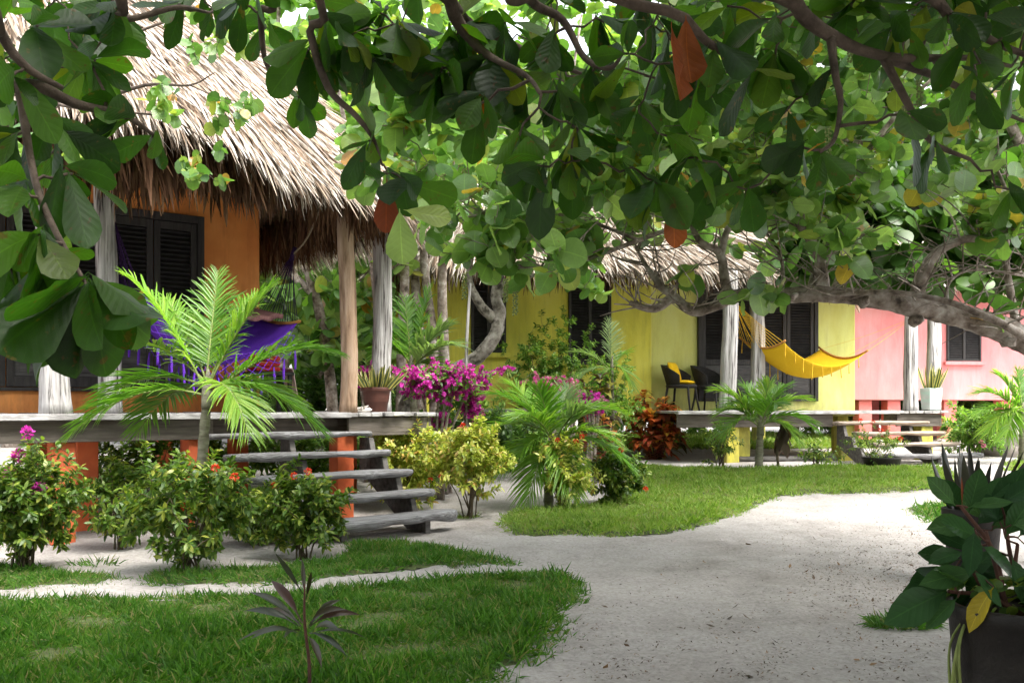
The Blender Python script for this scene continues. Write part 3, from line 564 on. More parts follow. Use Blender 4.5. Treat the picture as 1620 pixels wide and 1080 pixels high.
def drape(corner, u, v, sagz, nu=16, nv=12, wob=.012):
    corner, u, v = map(A, (corner, u, v)); g_ = np.zeros((nu, nv, 3))
    for i in range(nu):
        for j in range(nv):
            a, b = i / (nu - 1), j / (nv - 1); g_[i, j] = corner + u * a + v * b + A([0, 0, 1]) * (wob * math.sin(a * 17 + 2 * b) - sagz * 4 * a * (1 - a) * (.4 + .6 * b))
    return g_
m = MB(); m.loft(drape(w1(-.95, .62, 2.16), w1(-.52, .60, 2.20) - w1(-.95, .62, 2.16), w1(-1.05, 1.35, 2.30) - w1(-.95, .62, 2.16), .05), False, False)
tag(m.build('hammock_pillow', M_['rose'], solid=.05), 'folded dusty rose cloth draped over the end of the purple hammock', 'cloth')

# bench with folded cloths behind the hammock fringe
b0 = w1(-.30, 1.55, D1); bn = thing('side_table', 'dark wooden side table behind the purple hammock fringe', 'table', b0, A1)
m = MB(); m.box(-.26, .26, -.2, .2, .43, .47); m.build('table_top', M_['door'], bn, smooth=False, bevel=.006)
for a in (-.22, .22):
    for b in (-.16, .16): m = MB(); m.box(a - .022, a + .022, b - .022, b + .022, 0, .43); m.build('leg', M_['door'], bn, smooth=False, bevel=.004)
fb = thing('folded_blanket', 'folded red striped blanket stacked on the dark side table', 'blanket', w1(-.33, 1.52, D1 + .47), A1)
for k in range(3): m = MB(); m.box(-.18 + .01 * k, .14, -.14, .14, .002 + .062 * k, .058 + .062 * k); m.build('fold', M_['redcloth'], fb, smooth=False, bevel=.026)
m = MB(); p = w1(-.12, 1.4, D1 + .49); ax = w1(1, 0, 0) - w1(0, 0, 0); ay = w1(0, 1, 0) - w1(0, 0, 0)
m.loft([[p + ax * x + ay * (.30 * y) + A([0, 0, 1]) * ((.02 if x < .085 else -.30 * (x - .085) / .06) + .006 * math.sin(y * 19)) for y in np.linspace(0, 1, 14)] for x in (0, .05, .08, .09, .105, .12, .135, .15)], False, False)
tag(m.build('towel', M_['pinkcloth'], solid=.012), 'pale pink towel hanging over the edge of the dark side table', 'towel')

# ------------------------------------------------------------------ yellow cabin
A2 = math.radians(12); O2 = A([4.12, 15.8, 0.0]); D2 = 1.13; g2 = .26
def w2(t, q, z=0): c, s = math.cos(A2), math.sin(A2); return A([O2[0] + c * t - s * q, O2[1] + s * t + c * q, z])
c2 = thing('thatched_cabin', 'yellow plastered cabin with two dark louvred windows and a thatched roof', 'cabin', O2, A2)
m = MB(); m.box(-1.6, 2.85, 1.7, 5.6, 1.02, 3.75); m.build('wall', M_['yelpale'], c2, smooth=False, bevel=.02)
m = MB(); m.box(-5.56, -1.365, 1.4, 5.5, .98, 3.70); m.build('wall', M_['yellow'], c2, smooth=False, bevel=.02)
doors(c2, -.37, 2.04, 1.7, 1.30, 3.46, 4, 2.02)
def px2t(px, q): k = (px - CX) / F; c, s = math.cos(A2), math.sin(A2); return (k * (O2[1] + c * q) - O2[0] + s * q) / (c - k * s)
window(c2, px2t(745, 1.4), px2t(800, 1.4), 1.4, 2.13, 3.5, 'yellow'); window(c2, px2t(899, 1.4), px2t(966, 1.4), 1.4, 1.93, 3.5, 'yellow')
m = MB(); planks(m, -1.42, 3.6, 0, 1.7, D2); m.box(-1.45, 2.6, -.07, .055, D2 - .052, D2 + .004); m.build('deck', M_['deck'], c2, smooth=False, bevel=.006)
m = MB(); m.box(-1.42, 1.40, .05, .10, .86, D2 - .055); m.box(2.62, 3.45, .05, .10, .86, D2 - .055); m.box(3.45, 3.5, .05, 1.7, .86, D2 - .055); m.build('fascia', M_['fascia'], c2, smooth=False, bevel=.006)
for t, q in ((-.42, .2), (-.05, .55), (3.24, .2), (1.75, .3), (2.4, 1.3), (-1.2, 1.55), (2.7, 2.0), (-3.4, 1.7), (-5.3, 1.7), (-1.5, 5.2), (2.6, 5.2), (-5.3, 5.2)):
    m = MB(); m.box(t - .115, t + .115, q - .115, q + .115, .1, .86 if q < 1.5 else 1.02); m.build('stilt', M_['yellow'], c2, smooth=False, bevel=.012)
def pst2(px, q, r, z1=3.5): post(c2, px2t(px, q), q, D2, z1, r, r * .86, 'grey', (R(-.03, .03), 0), twin=True, wrap=False)
pst2(1152, .18, .135); pst2(1198, .75, .128); pst2(1441, .18, .115); pst2(1477, .8, .125)
thatch_roof(c2, -6.2, 3.25, .30, 6.3, 3.58, 5.7, 2.4, 32000, lambda p: (p[:, 1] < 3.2), rc=1.0, fr=4200, inner=3000, sl=(.3, .7), wid=.72, gap=(.25, .3))

st2 = thing('wooden_staircase', 'tan plank staircase of four treads up to the yellow cabin deck', 'staircase', (O2[0], O2[1], 0), A2)
rise = (D2 - g2) / 5
for k in range(4):
    a, b = [(1.32, 3.05), (1.52, 3.18), (1.68, 3.25), (1.80, 3.50)][k]
    tread(st2, a, b, -.26 * (k + 1) - .03, -.26 * k - .01, D2 - rise * (k + 1), .06, 'tread2' if k < 3 else 'tread', live=.015, skew=.0 if k < 3 else .06)
for t in (1.42, 2.66):
    o = stringer(st2, t, .06, 4, D2 - g2, .26); o.location.z = g2

hk2 = thing('hammock', 'bright yellow woven hammock slung between the yellow cabin porch posts', 'hammock', O2, A2)
tl, tr = px2t(1206, .6), px2t(1335, .5)
hammock(hk2, (px2t(1160, .45), .45, 3.02), [(px2t(1172, 1.0), 1.0, 2.40), (px2t(1240, .25), .25, 2.30)], [(px2t(1370, .12), .12, 2.14), (px2t(1298, 1.0), 1.0, 2.24)][::-1], (px2t(1441, .3), .3, 2.75), .32, 'gold', 'goldcord', .1, .2, barsag=.14, cross=.10, ncord=16, net=False)

def armchair(loc, rz, label, grp=None):
    t = thing('armchair', label, 'chair', loc, rz, grp); wk = M_['wicker']
    m = MB(); m.lathe([(.02, .40), (.25, .40), (.275, .42), (.275, .45), (.25, .465), (.02, .465)], k=24); m.build('seat', wk, t)
    m = MB(); th = np.linspace(-.25, math.pi + .25, 24); sec = []
    for a in th:
        b = abs(a - math.pi / 2) / (math.pi / 2 + .25); hb = .20 * (1 - b ** 2.2) + .17; r0, r1 = .26, .31 + .07 * (1 - b)
        sec.append([(r0 * math.cos(a), r0 * math.sin(a), .45), (r1 * math.cos(a), r1 * math.sin(a), .45 + hb), ((r1 - .03) * math.cos(a), (r1 - .03) * math.sin(a), .45 + hb), ((r0 - .025) * math.cos(a), (r0 - .025) * math.sin(a), .45)])
    m.loft(sec); m.build('backrest', wk, t, bevel=.006)
    for a, b in ((-.19, -.19), (.19, -.19), (-.19, .19), (.19, .19)):
        m = MB(); m.tube([(a, b, .41), (a * 1.12, b * 1.12, .2), (a * 1.3, b * 1.3, 0)], [.022, .02, .016], 8); m.build('leg', wk, t)
    return t
wc = w2(px2t(1078, 1.15), 1.15, D2)
armchair(wc, A2 + math.radians(48), 'black wicker armchair with yellow cushions beside the yellow cabin door')
cu = thing('cushion', 'plump yellow cushion propped in the black wicker armchair', 'cushion', wc + (0, 0, .466), A2 + math.radians(48))
m = MB()
def pillow(mb, c, ax, ay, az):
    n_ = 13; top = []; c, ax, ay, az = map(A, (c, ax, ay, az))
    for sgn in (1, -1):
        g_ = [[c + ax * u + ay * v + az * sgn * ((1 - u ** 4) * (1 - v ** 4)) ** .6 for v in np.linspace(-1, 1, n_)] for u in np.linspace(-1, 1, n_)]
        mb.loft(g_ if sgn > 0 else g_[::-1], False, False)
pillow(m, (0, .13, .22), (.19, 0, 0), (0, .06, .17), (0, -.055, .02)); m.build('back_pad', M_['yelcush'], cu)
m = MB(); pillow(m, (0, -.02, .035), (.2, 0, 0), (0, .18, 0), (0, 0, .04)); m.build('seat_pad', M_['yelcush'], cu)
armchair(w2(px2t(1124, 1.3), 1.3, D2), A2 + math.radians(40), 'bare black wicker armchair in front of the yellow cabin door')

# ------------------------------------------------------------------ pink cabin
A3 = math.radians(6); O3 = A([8.9, 21.8, 0.0]); 
c3 = thing('thatched_cabin', 'pink plastered cabin with one small louvred window behind the yellow deck', 'cabin', O3, A3)
m = MB(); m.box(-2.6, 6.6, 0, 4.5, 1.34, 4.0); m.build('wall', M_['pink'], c3, smooth=False, bevel=.02)
def px3t(px, q=0): k = (px - CX) / F; c, s = math.cos(A3), math.sin(A3); return (k * (O3[1] + c * q) - O3[0] + s * q) / (c - k * s)
window(c3, px3t(1497), px3t(1551), 0, 2.24, 3.25, 'pink')
for px in (1366, 1411, 1500, 1590, 1680): m = MB(); t = px3t(px, .2); m.box(t - .16, t + .16, .1, .42, .2, 1.34); m.build('stilt', M_['pinkred'], c3, smooth=False, bevel=.015)
for px in (1385, 1480, 1600): m = MB(); t = px3t(px, 3); m.box(t - .16, t + .16, 3.1, 3.42, .2, 1.34); m.build('stilt', M_['pinkred'], c3, smooth=False, bevel=.015)
thatch_roof(c3, -3.2, 7.2, -.5, 5.0, 4.1, 6.4, 2.0, 9000, lambda p: (p[:, 1] < 2.2), rc=.6, fr=3000, inner=900, sl=(.5, .9), wid=1.5, gap=(.15, .2))
# ------------------------------------------------------------------ growing things
def grow(mb, nodes, rads, tips, rtip=.004, rfac=.75, k=5, jit=.12, sag=0.0, nseg=3, minr=.0025, attract=0.0):
    """join every tip to the nearest wood already grown; returns the end direction of each twig"""
    nodes = [A(p, float) for p in nodes]; rads = list(rads); base = nodes[0]; tips = np.asarray(tips, float)
    arr = np.zeros((len(nodes) + len(tips) * nseg + 8, 3)); arr[:len(nodes)] = nodes; cnt = len(nodes); rr = np.zeros(len(arr)); rr[:cnt] = rads
    dmin = np.full(len(tips), 1e9)
    for i in range(len(tips)): dmin[i] = np.min(np.linalg.norm(arr[:cnt] - tips[i], axis=1))
    dirs = np.zeros_like(tips)
    for i in np.argsort(dmin):
        p = tips[i]; dd = np.linalg.norm(arr[:cnt] - p, axis=1); j = int(np.argmin(dd + attract * np.maximum(arr[:cnt, 2] - p[2], 0))); a = arr[j].copy(); L = dd[j]
        r0 = max(min(rr[j] * rfac, rtip + .010 * L), minr); t = np.linspace(0, 1, nseg + 1)[:, None]; pts = a + (p - a) * t
        pts[1:-1] += R(-jit, jit, (nseg - 1, 3)) * L; pts[:, 2] += sag * L * (t[:, 0] * (1 - t[:, 0])) * 4
        r = np.linspace(r0, max(rtip * .8, minr * .8), nseg + 1); mb.tube(pts, r, k, caps=False)
        for q in range(1, nseg + 1): arr[cnt] = pts[q]; rr[cnt] = r[q]; cnt += 1
        dirs[i] = norm(pts[-1] - pts[-2])
    return dirs

def rosette(mb, shape, pos, dirs, n, size, droop=(.0, .3), spread=.9, down=0.0, width=(.9, 1.1), fold=(-.05, .3), bend=(-.3, .05), up=.6, rnd=None, nj=.5, back=.0, twist=0.0, wave=0.0):
    """n leaves round every tip"""
    P_, D_, N_ = [], [], []
    for p, d in zip(pos, dirs):
        k = n if np.isscalar(n) else int(rng.integers(n[0], n[1] + 1)); d = norm(d); x = norm(np.cross(d, [.3, .5, .8])); y = np.cross(d, x); a0 = R(0, 6.28)
        for i in range(k):
            a = a0 + i * 2.4 + R(-.3, .3); s = spread * R(.6, 1.25); v = d * (1.15 - s * .75) + (x * math.cos(a) + y * math.sin(a)) * s; v = norm(norm(v) + [0, 0, -down * R(.5, 1.4)])
            nn = A([0, 0, up]) + d * .3 + R(-nj, nj, 3); P_.append(p - d * back * (i / max(k, 1))); D_.append(v); N_.append(nn)
    m = len(P_)
    if m: mb.leaves(shape, A(P_), A(D_), A(N_), R(*size, m), width=R(*width, m), fold=R(*fold, m), bend=R(*bend, m), droop=R(*droop, m), rnd=None if rnd is None else rnd(m), twist=R(-twist, twist, m) if twist else 0.0, wave=wave)

def ellipsoid(n, c, r, shell=.55, zmin=None, lump=.25):
    v = norm(rng.normal(size=(n, 3))); f = shell + (1 - shell) * R(0, 1, n) ** .6
    ph = R(0, 6, 3); lp = 1 + lump * (np.sin(v[:, 0] * 5 + ph[0]) * np.sin(v[:, 1] * 4 + ph[1]) + .6 * np.sin(v[:, 2] * 7 + ph[2] + v[:, 0] * 4))
    p = A(c) + v * A(r) * (f * lp)[:, None]
    return p if zmin is None else p[p[:, 2] > zmin]

def shrub(label, base, h, r, mat, cat='shrub', name='shrub', group=None, ntip=150, leaf=LANCE, size=(.048, .080), per=(7, 11), nst=11, flowers=(), stem='stem', shell=.35, zlo=.10, flower_mat='red', fsize=.03, zc=.55, spread=.95, ry=None):
    t = thing(name, label, cat, base, 0, group); b = A(base, float)
    sm = MB(); nodes, rads = [b], [.012]
    for i in range(nst):
        a = R(0, 6.28); rr = r * R(.25, .75); e = b + A([rr * math.cos(a), rr * math.sin(a), h * R(.45, .8)]); p = cat_rom([b + R(-.07, .07, 3) * [1, 1, 0] - [0, 0, .03], b + (e - b) * [.35, .35, .5] + R(-.03, .03, 3), e], 4)
        sm.tube(p, np.linspace(.009, .004, len(p)), 5); nodes += list(p[2:]); rads += list(np.linspace(.006, .004, len(p) - 2))
    c = b + A([0, 0, h * zc]); tips = ellipsoid(ntip, c, (r, ry or r * .85, h * (1 - zc) * 1.02), shell, b[2] + h * zlo * .55, .3)
    d = grow(sm, nodes, rads, tips, .0025, k=4, jit=.08, sag=-.05); sm.build('stems', M_[stem], t, b)
    d = norm(d + norm(tips - c) * .7 + [0, 0, .55]); lm = MB()
    sun_ = np.clip((tips[:, 2] - b[2]) / h, 0, 1)
    for q in range(2): rosette(lm, leaf, tips - d * .05 * q, d, per, size, (0, .25), spread, back=.07)
    lm.build('foliage', M_[mat], t, b)
    for (fx, fz) in flowers:
        i = int(np.argmin((tips[:, 0] - b[0] - fx * r) ** 2 * 1.0 + (tips[:, 2] - b[2] - fz * h) ** 2 + .7 * (tips[:, 1] - b[1] + r * .6) ** 2)); f = MB(); p = tips[i] + d[i] * .04
        v = norm(rng.normal(size=(46, 3)) + [0, -.2, .5]); f.leaves(LAN2, p + v * fsize * .55, norm(v + R(-.5, .5, (46, 3))), v, fsize * R(.5, .8, 46), width=1.6); f.build('flower', M_[flower_mat], t, b)
    return t

def frond_geo(lm, sm, c, tip, lift, nl=34, ll=.34, width=.055, vee=.35, droop=.30, r0=.011, start=.16, side=None, ang=(1.05, .42)):
    c, tip = A(c, float), A(tip, float); L = np.linalg.norm(tip - c); ctrl = (c + tip) / 2 + A([0, 0, lift]) + (0 if side is None else A(side)); t = np.linspace(0, 1, 22)[:, None]
    p = (1 - t) ** 2 * c + 2 * t * (1 - t) * ctrl + t ** 2 * tip; sm.tube(p, np.linspace(r0, .002, 22), 6)
    u = np.repeat(np.linspace(start, .985, nl), 2) + R(-.006, .006, nl * 2); u = np.clip(u, 0, 1); s = np.tile([-1, 1], nl)
    pos = np.stack([np.interp(u, t[:, 0], p[:, k]) for k in range(3)], 1); tg = norm(np.stack([np.interp(u, t[:, 0], np.gradient(p[:, k])) for k in range(3)], 1))
    sd = np.cross(tg, [0, 0, 1.0]); sd = norm(sd + norm(np.cross(tg, [.2, 1, .1])) * .02); up = np.cross(sd, tg)
    th = ang[0] + (ang[1] - ang[0]) * u + R(-.1, .1, len(u)); d = tg * np.cos(th)[:, None] + sd * (s * np.sin(th))[:, None] + up * (vee * (1 - .6 * u) + R(-.12, .12, len(u)))[:, None]
    ln = ll * np.clip(np.sin(np.pi * np.clip(.16 + .80 * u, 0, 1)) ** .7, .25, 1) * R(.88, 1.1, len(u))
    lm.leaves(BLADE, pos, d, up + sd * (s * -.5)[:, None] + R(-.15, .15, (len(u), 3)), ln, width=width / .085 * .34 / ll * np.ones(len(u)), droop=droop * R(.4, 1.6, len(u)), fold=.5, twist=R(-.5, .5, len(u)), rnd=np.clip(R(0, 1) * .5 + R(0, .5, len(u)), 0, 1))

def palm(label, base, crown, fronds, trunk_r=.035, mat='palm', ll=.34, nl=34, width=.055, group='young palms planted round the cabins', name='palm_tree', lift=.18, trunk=True, matdict=None):
    b, c = A(base, float), A(crown, float); t = thing(name, label, 'palm', b, 0, group)
    m = MB()
    if trunk:
        md = (b + c) / 2 + R(-.03, .03, 3); p = cat_rom([b - [0, 0, .05], md, c], 10); w = 1 + .10 * np.sin(np.arange(len(p)) * 2.4); m.tube(p, np.linspace(trunk_r * 1.25, trunk_r * .8, len(p)) * w, 12)
        m.tube([c - [0, 0, .12], c + [0, 0, .05], c + [.01, 0, .2]], [trunk_r * 1.1, trunk_r * .95, .006], 10, smooth=4); m.build('trunk', M_['palmtrunk'], t, b)
    for f in fronds:
        tip = P(f[0], f[1], c[1] + f[2]); lf = lift if len(f) < 4 else f[3]; lm, sm = MB(), MB(); sc = 1.0 if len(f) < 5 else f[4]
        frond_geo(lm, sm, c + R(-.015, .015, 3) + [0, 0, R(-.05, .08)], tip, lf, nl, ll * sc, width); fo = sm.build('frond', M_['greenstem'], t, b); lm.build('leaflets', M_[mat if len(f) < 6 else f[5]], fo, None if False else b)
    return t

def potted(label, loc, prof, potmat, n, ln, mat, spread, group=None, sides=28, width=1.0, bend=.1, hexa=False):
    t = thing('potted_plant', label, 'potted plant', loc, 0, group)
    m = MB(); m.lathe(prof, k=sides); m.build('pot', M_[potmat], t, smooth=not hexa, bevel=.006 if hexa else 0)
    top = max(z for r, z in prof); ri = prof[-1][0]
    m = MB(); m.lathe([(.005, top - .05), (ri * .97, top - .05), (ri * .97, top - .035), (.005, top - .028)], k=20); m.build('soil', M_['soil'], t)
    a = R(0, 6.28, n); rr = ri * .75 * np.sqrt(R(0, 1, n)); d = np.stack([np.cos(a) * spread * rr / ri * R(.6, 1.5, n), np.sin(a) * spread * rr / ri * R(.6, 1.5, n), np.ones(n)], 1)
    m = MB(); m.leaves(STRAP, np.stack([rr * np.cos(a), rr * np.sin(a), np.full(n, top - .06)], 1), d, np.stack([np.cos(a + R(-1, 1, n)), np.sin(a + R(-1, 1, n)), np.zeros(n)], 1), ln * R(.55, 1.05, n), width=width * R(.8, 1.2, n), fold=R(.1, .5, n), bend=R(-bend, bend, n), twist=R(-.8, .8, n))
    m.build('foliage', M_[mat], t); return t

# ------------------------------------------------------------------ pots, shells and small things on the decks
classic = lambda R_, h: [(.01, 0), (R_ * .66, 0), (R_ * .70, .02 * h), (R_ * .78, h * .40), (R_ * .81, h * .41), (R_ * .80, h * .46), (R_ * .82, h * .48), (R_ * .82, h * .53), (R_ * .84, h * .55), (R_ * .84, h * .60), (R_ * .90, h * .84), (R_ * .98, h * .85), (R_ * 1.0, h * .87), (R_ * 1.0, h * .985), (R_ * .97, h), (R_ * .88, h), (R_ * .87, h * .9)]
pz = w1(.60, .55, D1)
potted('ribbed terracotta pot of yellow edged snake plant on the orange cabin deck', pz, classic(.178, .285), 'terra', 64, .36, 'snake', 1.1, width=1.15)
m = MB()
def conch(mb, c, s, rz):
    n_ = 16; c = A(c)
    for k in range(9):
        a = rz + k * .75; r_ = s * (.55 - .05 * k); q = c + A([math.cos(a) * s * .28, math.sin(a) * s * .28, s * (.18 + .045 * k)])
        mb.tube([q, q + norm([math.cos(a), math.sin(a), .55]) * s * R(.35, .6)], [s * .16, s * .012], 7)
    mb.tube([c + A([math.cos(rz), math.sin(rz), 0]) * -s * .9 + (0, 0, s * .15), c + (0, 0, s * .3), c + A([math.cos(rz), math.sin(rz), 0]) * s * .8 + (0, 0, s * .3), c + A([math.cos(rz), math.sin(rz), 0]) * s * 1.1 + (0, 0, s * .35)], [s * .05, s * .36, s * .24, s * .02], 12, smooth=5, rough=.25)
conch(m, (0, 0, 0), .10, .3); sh = m.build('conch_shell', M_['shell']); sh.location = tuple(w1(.20, .16, D1)); tag(sh, 'white spiky conch shell at the foot of the brown porch post', 'shell')
for (t_, q_, k_, lb) in ((1.83, -.65, 2, 'small white shell on the left end of the third tan stair tread'), (2.98, -.62, 2, 'small white shell on the right end of the third tan stair tread')):
    m = MB(); conch(m, (0, 0, 0), .075, R(0, 6)); sh = m.build('sea_shell', M_['shell']); sh.location = tuple(w2(t_, q_, D2 - rise * 3 + .003)); tag(sh, lb, 'shell', 'shells on the tan stair treads')
hexpot = [(.01, 0), (.13, 0), (.17, .02), (.205, .37), (.205, .40), (.175, .40), (.17, .34)]
potted('pale mint hexagonal pot of snake plant on the yellow cabin deck', w2(px2t(1473, .35), .35, D2), hexpot, 'mint', 26, .50, 'snake', .7, sides=6, hexa=True, width=.9)

# dark pots at the right edge of the path
pb = GY(1612, 3.25)
t = thing('rubber_plant', 'rubber plant with big glossy leaves in a black pot at the right edge', 'potted plant', pb)
m = MB(); m.lathe([(.01, 0), (.165, 0), (.175, .02), (.205, .30), (.222, .50), (.232, .505), (.236, .54), (.228, .55), (.208, .55), (.20, .48)], pb, 40); m.build('pot', M_['blackpot'], t, pb)
m = MB(); m.lathe([(.005, .50), (.20, .50), (.20, .515), (.005, .52)], pb, 24); m.build('soil', M_['soil'], t, pb)
RL = [((1512, 800), (1468, 752), 0), ((1532, 812), (1552, 738), .02), ((1570, 832), (1618, 745), .1), ((1558, 855), (1492, 822), -.05), ((1545, 830), (1582, 800), .05), ((1590, 850), (1634, 778), 0), ((1552, 862), (1612, 912), -.12),
      ((1545, 905), (1460, 914), -.05), ((1540, 900), (1566, 938), -.12), ((1542, 838), (1536, 884), -.1), ((1498, 936), (1408, 970), -.02), ((1572, 928), (1530, 984), -.14), ((1505, 918), (1450, 902), .05), ((1525, 872), (1486, 880), .05), ((1600, 880), (1622, 940), -.1),
      ((1540, 870), (1500, 850), .08), ((1585, 820), (1585, 765), .12), ((1500, 930), (1455, 960), .1), ((1600, 830), (1650, 830), -.05), ((1555, 800), (1590, 755), .1), ((1620, 900), (1680, 930), -.05), ((1610, 850), (1660, 800), .1), ((1540, 935), (1500, 960), .1), ((1515, 945), (1470, 985), -.03), ((1510, 900), (1440, 930), .08), ((1500, 915), (1425, 940), .12), ((1520, 885), (1455, 870), .1), ((1565, 880), (1540, 920), .1), ((1600, 800), (1640, 740), .15)]
for _ in range(12):
    qx, qy, qa = R(1505, 1650), R(790, 945), R(-2.9, .2); RL.append(((qx, qy), (qx + 70 * math.cos(qa), qy + 70 * math.sin(qa) * .8 + 5), R(-.05, .2)))
bs = A([P(a[0], a[1], 3.25 + dz) for a, b, dz in RL]); ts = A([P(b[0], b[1], 3.25 + dz + R(-.07, .05)) for a, b, dz in RL]); d = ts - bs; L = np.linalg.norm(d, axis=1)
m = MB(); top = pb + [0, 0, .50]; nodes = [top]; rads = [.012]
for e in ((1520, 800, 0), (1560, 840, -.03), (1590, 820, .08), (1540, 905, -.05), (1610, 860, 0), (1500, 935, 0)):
    q = P(e[0], e[1], 3.25 + e[2]); p = cat_rom([top + R(-.06, .06, 3) * [1, 1, 0], (top + q) / 2 + R(-.03, .03, 3), q], 5); m.tube(p, np.linspace(.011, .006, len(p)), 7); nodes += list(p[2:]); rads += [.008] * (len(p) - 2)
grow(m, nodes, rads, bs, .004, nseg=2, jit=.05); m.build('stems', M_['redstem'], t, pb)
rn = R(0, .93, len(RL)); rn[11] = .985; m = MB(); nr = np.stack([R(-.5, .3, len(RL)), R(-1.1, -.2, len(RL)), R(.3, .9, len(RL))], 1)
m.leaves(RUBB, bs, d, nr, np.clip(L, .14, .26) * 1.06, width=R(.85, 1.05, len(RL)), fold=R(.12, .35, len(RL)), bend=R(-.15, .05, len(RL)), droop=R(0, .15, len(RL)), rnd=rn, wave=.012); m.build('leaves', M_['rubber'], t, pb)
m = MB(); m.leaves(CORD, A([P(1522, 800, 3.22)]), A([[-.02, 0, 1]]), A([[0, -1, .2]]), .10, width=.4, fold=.8); m.build('leaf_sheath', M_['dead'], t, pb)
m = MB(); tp = ellipsoid(70, pb + [0, 0, .56], (.22, .2, .10), .3); rosette(m, ROUND2, tp, norm(tp - pb - [0, 0, .4]), (3, 5), (.03, .05)); m.build('undergrowth', M_['ixora'], t, pb)
m = MB()
for k in range(6): a = pb + [-.24 + R(-.01, .02), -.05 + R(-.03, .04), .36 + R(0, .1)]; m.tube([pb + [-.19, -.04, .53], a, a + [R(-.02, .03), R(-.02, .02), -R(.10, .2)]], [.004, .004, .006], 6, smooth=4)
m.build('hanging_stem', M_['greenstem'], t, pb)
pb2 = GY(1538, 6.6)
potted('dark upright sansevieria in a brown pot behind the rubber plant', pb2, [(.01, 0), (.14, 0), (.15, .02), (.185, .46), (.195, .47), (.20, .52), (.18, .525), (.17, .45)], 'blackpot', 30, .52, 'snakedark', .75, width=1.0)

# cordyline in the foreground lawn
cb = GY(489, 3.85); t = thing('cordyline', 'dark red cordyline seedling standing in the shaded foreground lawn', 'plant', cb)
ct = P(482, 985, 3.85); m = MB(); m.tube([cb - [0, 0, .03], (cb + ct) / 2 + [.01, 0, 0], ct, ct + [0, 0, .16]], [.008, .007, .006, .003], 8, smooth=5)
CL = [((480, 940), (438, 878), 0), ((482, 945), (478, 886), .03), ((484, 948), (492, 905), -.05), ((474, 985), (392, 930), .06), ((472, 990), (380, 957), 0), ((470, 1000), (378, 1012), -.06), ((472, 1000), (392, 1004), -.12), ((478, 1000), (450, 1006), -.2), ((490, 985), (560, 948), .03), ((490, 990), (578, 962), .08), ((488, 1000), (540, 1035), -.08), ((492, 1000), (545, 985), -.15), ((488, 995), (525, 950), .12), ((476, 990), (430, 960), .15), ((486, 1005), (505, 1050), -.15), ((490, 1002), (575, 1010), .1), ((488, 990), (548, 930), .1), ((478, 985), (425, 905), .12)]
bs = A([P(a[0], a[1], 3.85) for a, b, z in CL]); ts = A([P(b[0], b[1], 3.85 + z) for a, b, z in CL]); st_ = A([P(482, a[1] + 22, 3.85) for a, b, z in CL])
m.build('stem', M_['redstem'], t, cb); m = MB(); d = ts - bs; L = np.linalg.norm(d, axis=1)
dr = np.where(np.arange(len(CL)) < 3, .05, R(.25, .55, len(CL))); d2 = d + np.stack([0 * L, 0 * L, dr * L], 1)
m.leaves(CORD, bs, d2, np.stack([R(-.3, .3, len(CL)), R(-.9, -.2, len(CL)), R(.4, 1, len(CL))], 1), L * 1.1, width=R(.6, .85, len(CL)), wave=.015, fold=R(.25, .5, len(CL)), droop=dr, twist=R(-.4, .4, len(CL))); lf = m.build('leaves', M_['cordy'], t, cb)

# ------------------------------------------------------------------ palms
palm('young palm with arching fronds in front of the purple hammock', GY(318, 7.75), P(328, 622, 7.75), [
    (196, 432, .05, .24), (262, 470, .4, .1), (345, 428, .35, .04), (436, 448, .1, .16), (408, 462, .5, .2), (540, 560, .1, .34), (516, 690, -.1, .34), (108, 690, -.1, .36), (150, 640, .35, .3), (176, 545, .45, .28, .9), (395, 690, -.5, .36), (470, 640, .5, .3), (215, 690, .6, .3)], .045, ll=.40, nl=46, width=.066, lift=.2)
palm('bushy low palm between the golden shrubs and the yellow cabin', G(868, 803), P(876, 700, float(G(868, 803)[1])), [
    (762, 622, .1, .28), (800, 600, .5, .2), (756, 690, -.1, .3), (790, 752, -.4, .25), (832, 800, -.45, .3), (985, 652, .1, .32), (1003, 745, -.3, .38), (960, 640, .5, .25), (930, 645, -.2, .2, 1, 'palmgray'), (900, 610, .3, .1, 1, 'palmgray'), (905, 790, -.5, .3), (975, 700, -.3, .3), (850, 610, -.2, .1), (820, 660, -.5, .3)], .05, ll=.42, nl=44, width=.066)
palm('bright green palm in front of the yellow cabin porch', G(1200, 744), P(1203, 676, float(G(1200, 744)[1])), [
    (1128, 618, .1, .3), (1136, 655, .0, .35), (1142, 690, -.3, .35), (1178, 612, .2, .12), (1218, 604, -.1, .12), (1276, 632, .1, .3), (1290, 680, -.1, .4), (1262, 700, -.3, .35), (1240, 610, .3, .2), (1230, 640, -.5, .3), (1160, 640, .5, .3)], .055, ll=.46, nl=36, width=.078)
palm('pale palm leaning in at the far right edge behind the lawn', GY(1618, 15.5), P(1618, 655, 15.5), [(1545, 622, 0, .3), (1575, 592, .2, .25), (1540, 660, -.2, .35), (1560, 690, -.3, .35), (1610, 585, .1, .1), (1690, 620, 0, .3), (1690, 680, -.2, .3), (1590, 700, -.4, .3), (1650, 590, .2, .2)], .06, ll=.46, nl=36, width=.078)
palm('broad fronded palm behind the terracotta pot and magenta bougainvillea', GY(655, 12.6), P(650, 585, 12.6), [(712, 512, -.2, .10, 1.1, 'palmgray'), (722, 545, -.5, .22, 1.1, 'palmgray'), (640, 470, .3, .12), (682, 452, .2, .1), (610, 500, .3, .2), (598, 560, 0, .25), (700, 600, .2, .25)], .05, ll=.46, nl=24, width=.125)
